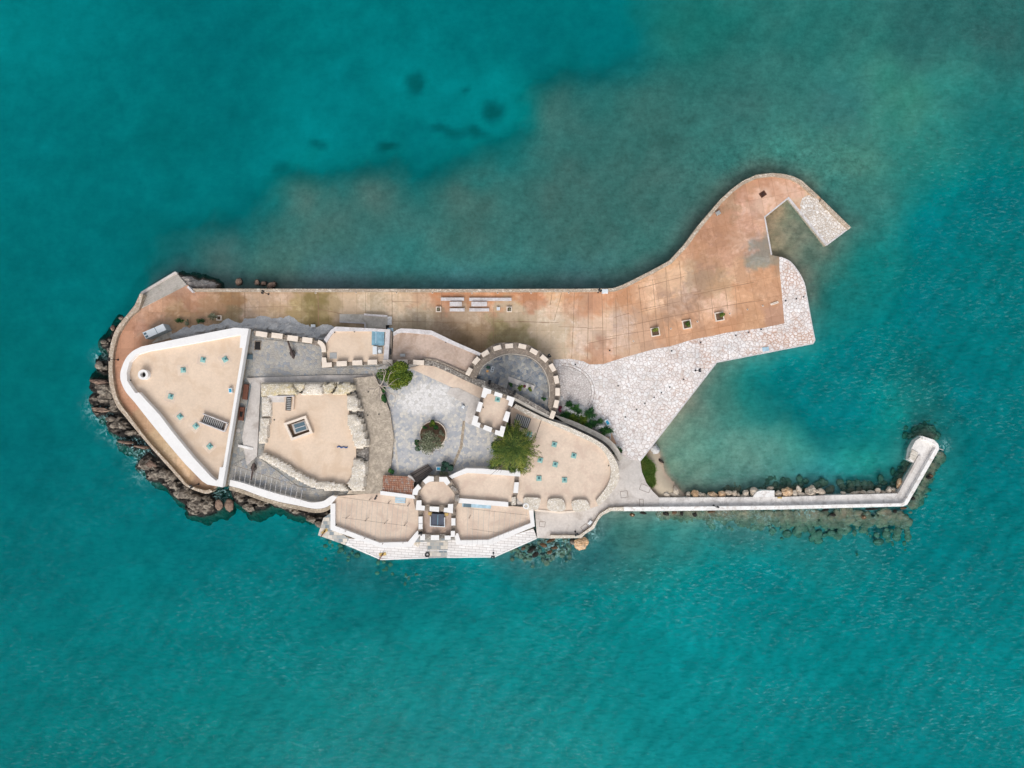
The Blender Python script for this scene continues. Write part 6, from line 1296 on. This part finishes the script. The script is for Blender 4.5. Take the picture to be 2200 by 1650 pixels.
# site cabin
t = thing('site_cabin', 333, 712, ZQ, 'white rectangular cabin standing beside the triangular bastion on the quay', 'cabin')
zc = ZQ + 2.5
MB().prism([(306,714.5),(350,695.5),(357,708.5),(313.5,728)], zc, ZQ, 0, 1).build('cabin_body', [M['aluminium'], M['cabin_side_shade']], t)
MB().strip([(331.5,703.5),(338.5,716.5)], .9, zc+.03, zc-.05).build('roof_seam', M['panel_blue'], t)
for x, y in ((311.5,717),(315,723)): MB().box(x, y, 5.5, 4.2, zc+.08, zc-.02, 23).build('roof_vent', M['panel_blue'], t)
struct('cabin_slab', [(326,737),(357,709),(366,707),(372,724),(350,731)], ZQ+.02, None, [M['steps']])

# in-ground lights
GL = [(1328,829),(1468.5,815),(1439,832),(1421,843.6),(1405.5,853.6),(1385.5,867),(1368,880),(1343.6,896),(1688,646),(1711,641.5),(1727,637.6),(1505.5,736),(1635.5,707.6),(1608,714),(1581,720.5),(1443,754),(1236,783),(1310,753)]
GL.sort()
for i, (x, y) in enumerate(GL):
    t = thing('ground_light', x, y, ZQ, f'small dark ground light, {ORD[i]} from the west across the white paving', 'ground light', 'ground lights in the paving'); MB().ring(x, y, 1.7, .05, ZQ+.1, ZQ, 10).build('rim', M['dark_metal'], t)
GB = [(678,629.5),(765,628.5),(852,629),(929,628.8),(1014,630),(1069,629.4),(1141,629.5),(1222,629),(1361,733),(1441.5,706),(1498.5,691),(1568,674),(1606,665),(1639,657),(1310,750.5)]
for i, (x, y) in enumerate(GB[:-1]):
    t = thing('floor_socket', x, y, ZQ, f'tiny pale fixing, {ORD[i]} from the west along the quay', 'ground fixing', 'ground fixings on the quay'); MB().box(x, y, 3.4, 3.4, ZQ+.1, ZQ, 8).build('frame', M['cream'], t); MB().box(x, y, 1.8, 1.8, ZQ+.13, ZQ+.08, 8).build('socket', M['dark_metal'], t)
# roof drains: small dark dots on the terraces
for i, (x, y, z_) in enumerate([(280.6,817,5.6),(589,902,5.42),(719,714,4.64),(761.5,712.5,4.64),(865.6,714.5,4.42),(957.8,735,4.42),(1307.6,1000.5,4.87),(1038,875,12.02),(902,1067.5,5.32),(722,1127,4.12),(805,1160,4.12),(791,842,4.37),(814,890,4.37),(790,892,4.37)]):
    t = thing('drain_outlet', x, y, z_, f'small dark drain outlet, {ORD[i]} of those at the edges of the terraces' if False else ['drain at the western edge of the triangular terrace','drain by the west wall of the central bastion floor','drain in the north-west corner of the hatch annex roof','drain at the north edge of the hatch annex roof','drain at the west end of the wedge annex roof','drain at the middle of the wedge annex parapet','drain at the eastern edge of the eastern bastion floor','drain at the western edge of the tower roof','drain at the west corner of the octagonal floor','drain at the west end of the south-west terrace','drain at the south edge of the south-west terrace','small dark hole at the top of the tan stone slope','small dark hole in the middle of the tan stone slope','small dark hole at the west of the tan stone slope'][i], 'drain', 'dark drains and holes')
    MB().ring(x, y, 1.5, .05, z_+.05, z_-.1, 10).build('cover', M['dark_metal'], t)

# pergola rods and cables over the southern terraces
def pergola(rows, z, lab, cross):
    a = rows[0]; t = thing('cable_canopy', a[0][0], a[0][1], z-1.5, lab, 'cable canopy', 'wire canopies over the southern terraces')
    for (p, q, m_, r_) in rows: MB().tube(W(*p, z), W(*q, z), r_, r_, 5).build('rod', M[m_], t)
    for (p, q) in cross: MB().tube(W(*p, z+.1), W(*q, z+.1), .03, .03, 5).build('cable', M['wire_dark'], t)
    ends = [rows[0][0], rows[-1][0]]
    for e in ends: MB().tube(W(*e, z-1.9), W(*e, z), .05, .05, 6).build('post', M['steel'], t)
rows = []
for k in range(14):
    x = 507 + k*11.0; y0 = 1001 + k*3.7 + (k > 8)*(k-8)*.6; rows.append(((x, y0), (x-4 - (k*.15), y0 + 30 + 0.2*k), 'rope_white', .035))
pergola(rows, 5.6, 'row of thin white rods over the slate strip behind the white rampart', [((503,1000),(650,1047))])
rows = [((735+k*11, 1072+k*.9), (730+k*10.8, 1138+min(k*3.0, 24)), 'wire', .028) for k in range(14)]
pergola(rows, 5.4, 'canopy of thin cables over the south-west terrace', [((718,1066),(872,1087)),((735,1112),(876,1130))])
rows = [((1006+k*11.4, 1092+k*.9), (1003+k*11.2, 1172-max(0,(k-4))*6.4), 'wire', .028) for k in range(12)]
pergola(rows, 5.4, 'canopy of thin cables over the south-east terrace', [((1010,1093),(1134,1107)),((1010,1136),(1080,1146))])
for i, (x0, y0, x1, y1) in enumerate([(743,1114,752,1106),(785,1119,793,1111),(826,1125,834,1117),(869,1129,876,1121),(794,1074,800,1068),(834,1081,840,1075),(876,1087,881,1080),(738,1145,744,1140),(779,1161,785,1155),(819,1173,823,1167),(865,1170,866,1165),(1008,1113,1012,1106)]):
    labs = ['westernmost leaning post in the middle row','second leaning post in the middle row','third leaning post in the middle row','easternmost leaning post in the middle row','western leaning post of the top row','middle leaning post of the top row','leaning post of the top row nearest the octagonal bastion','westernmost post on the sea parapet','second post on the sea parapet','third post on the sea parapet','easternmost post on the sea parapet','thin post on the south-east terrace']
    t = thing('canopy_post', x0, y0, 4.1, labs[i] + (' of the south-west terrace' if i < 11 else ' near the grille'), 'post', 'thin canopy posts'); MB().tube(W(x0, y0, 4.2), W(x1, y1, 5.5), .06, .05, 6).build('shaft', M['wire_dark'], t); MB().ring(x0, y0, 1.0, .05, 4.2, 4.1, 8).build('foot', M['dark_metal'], t)
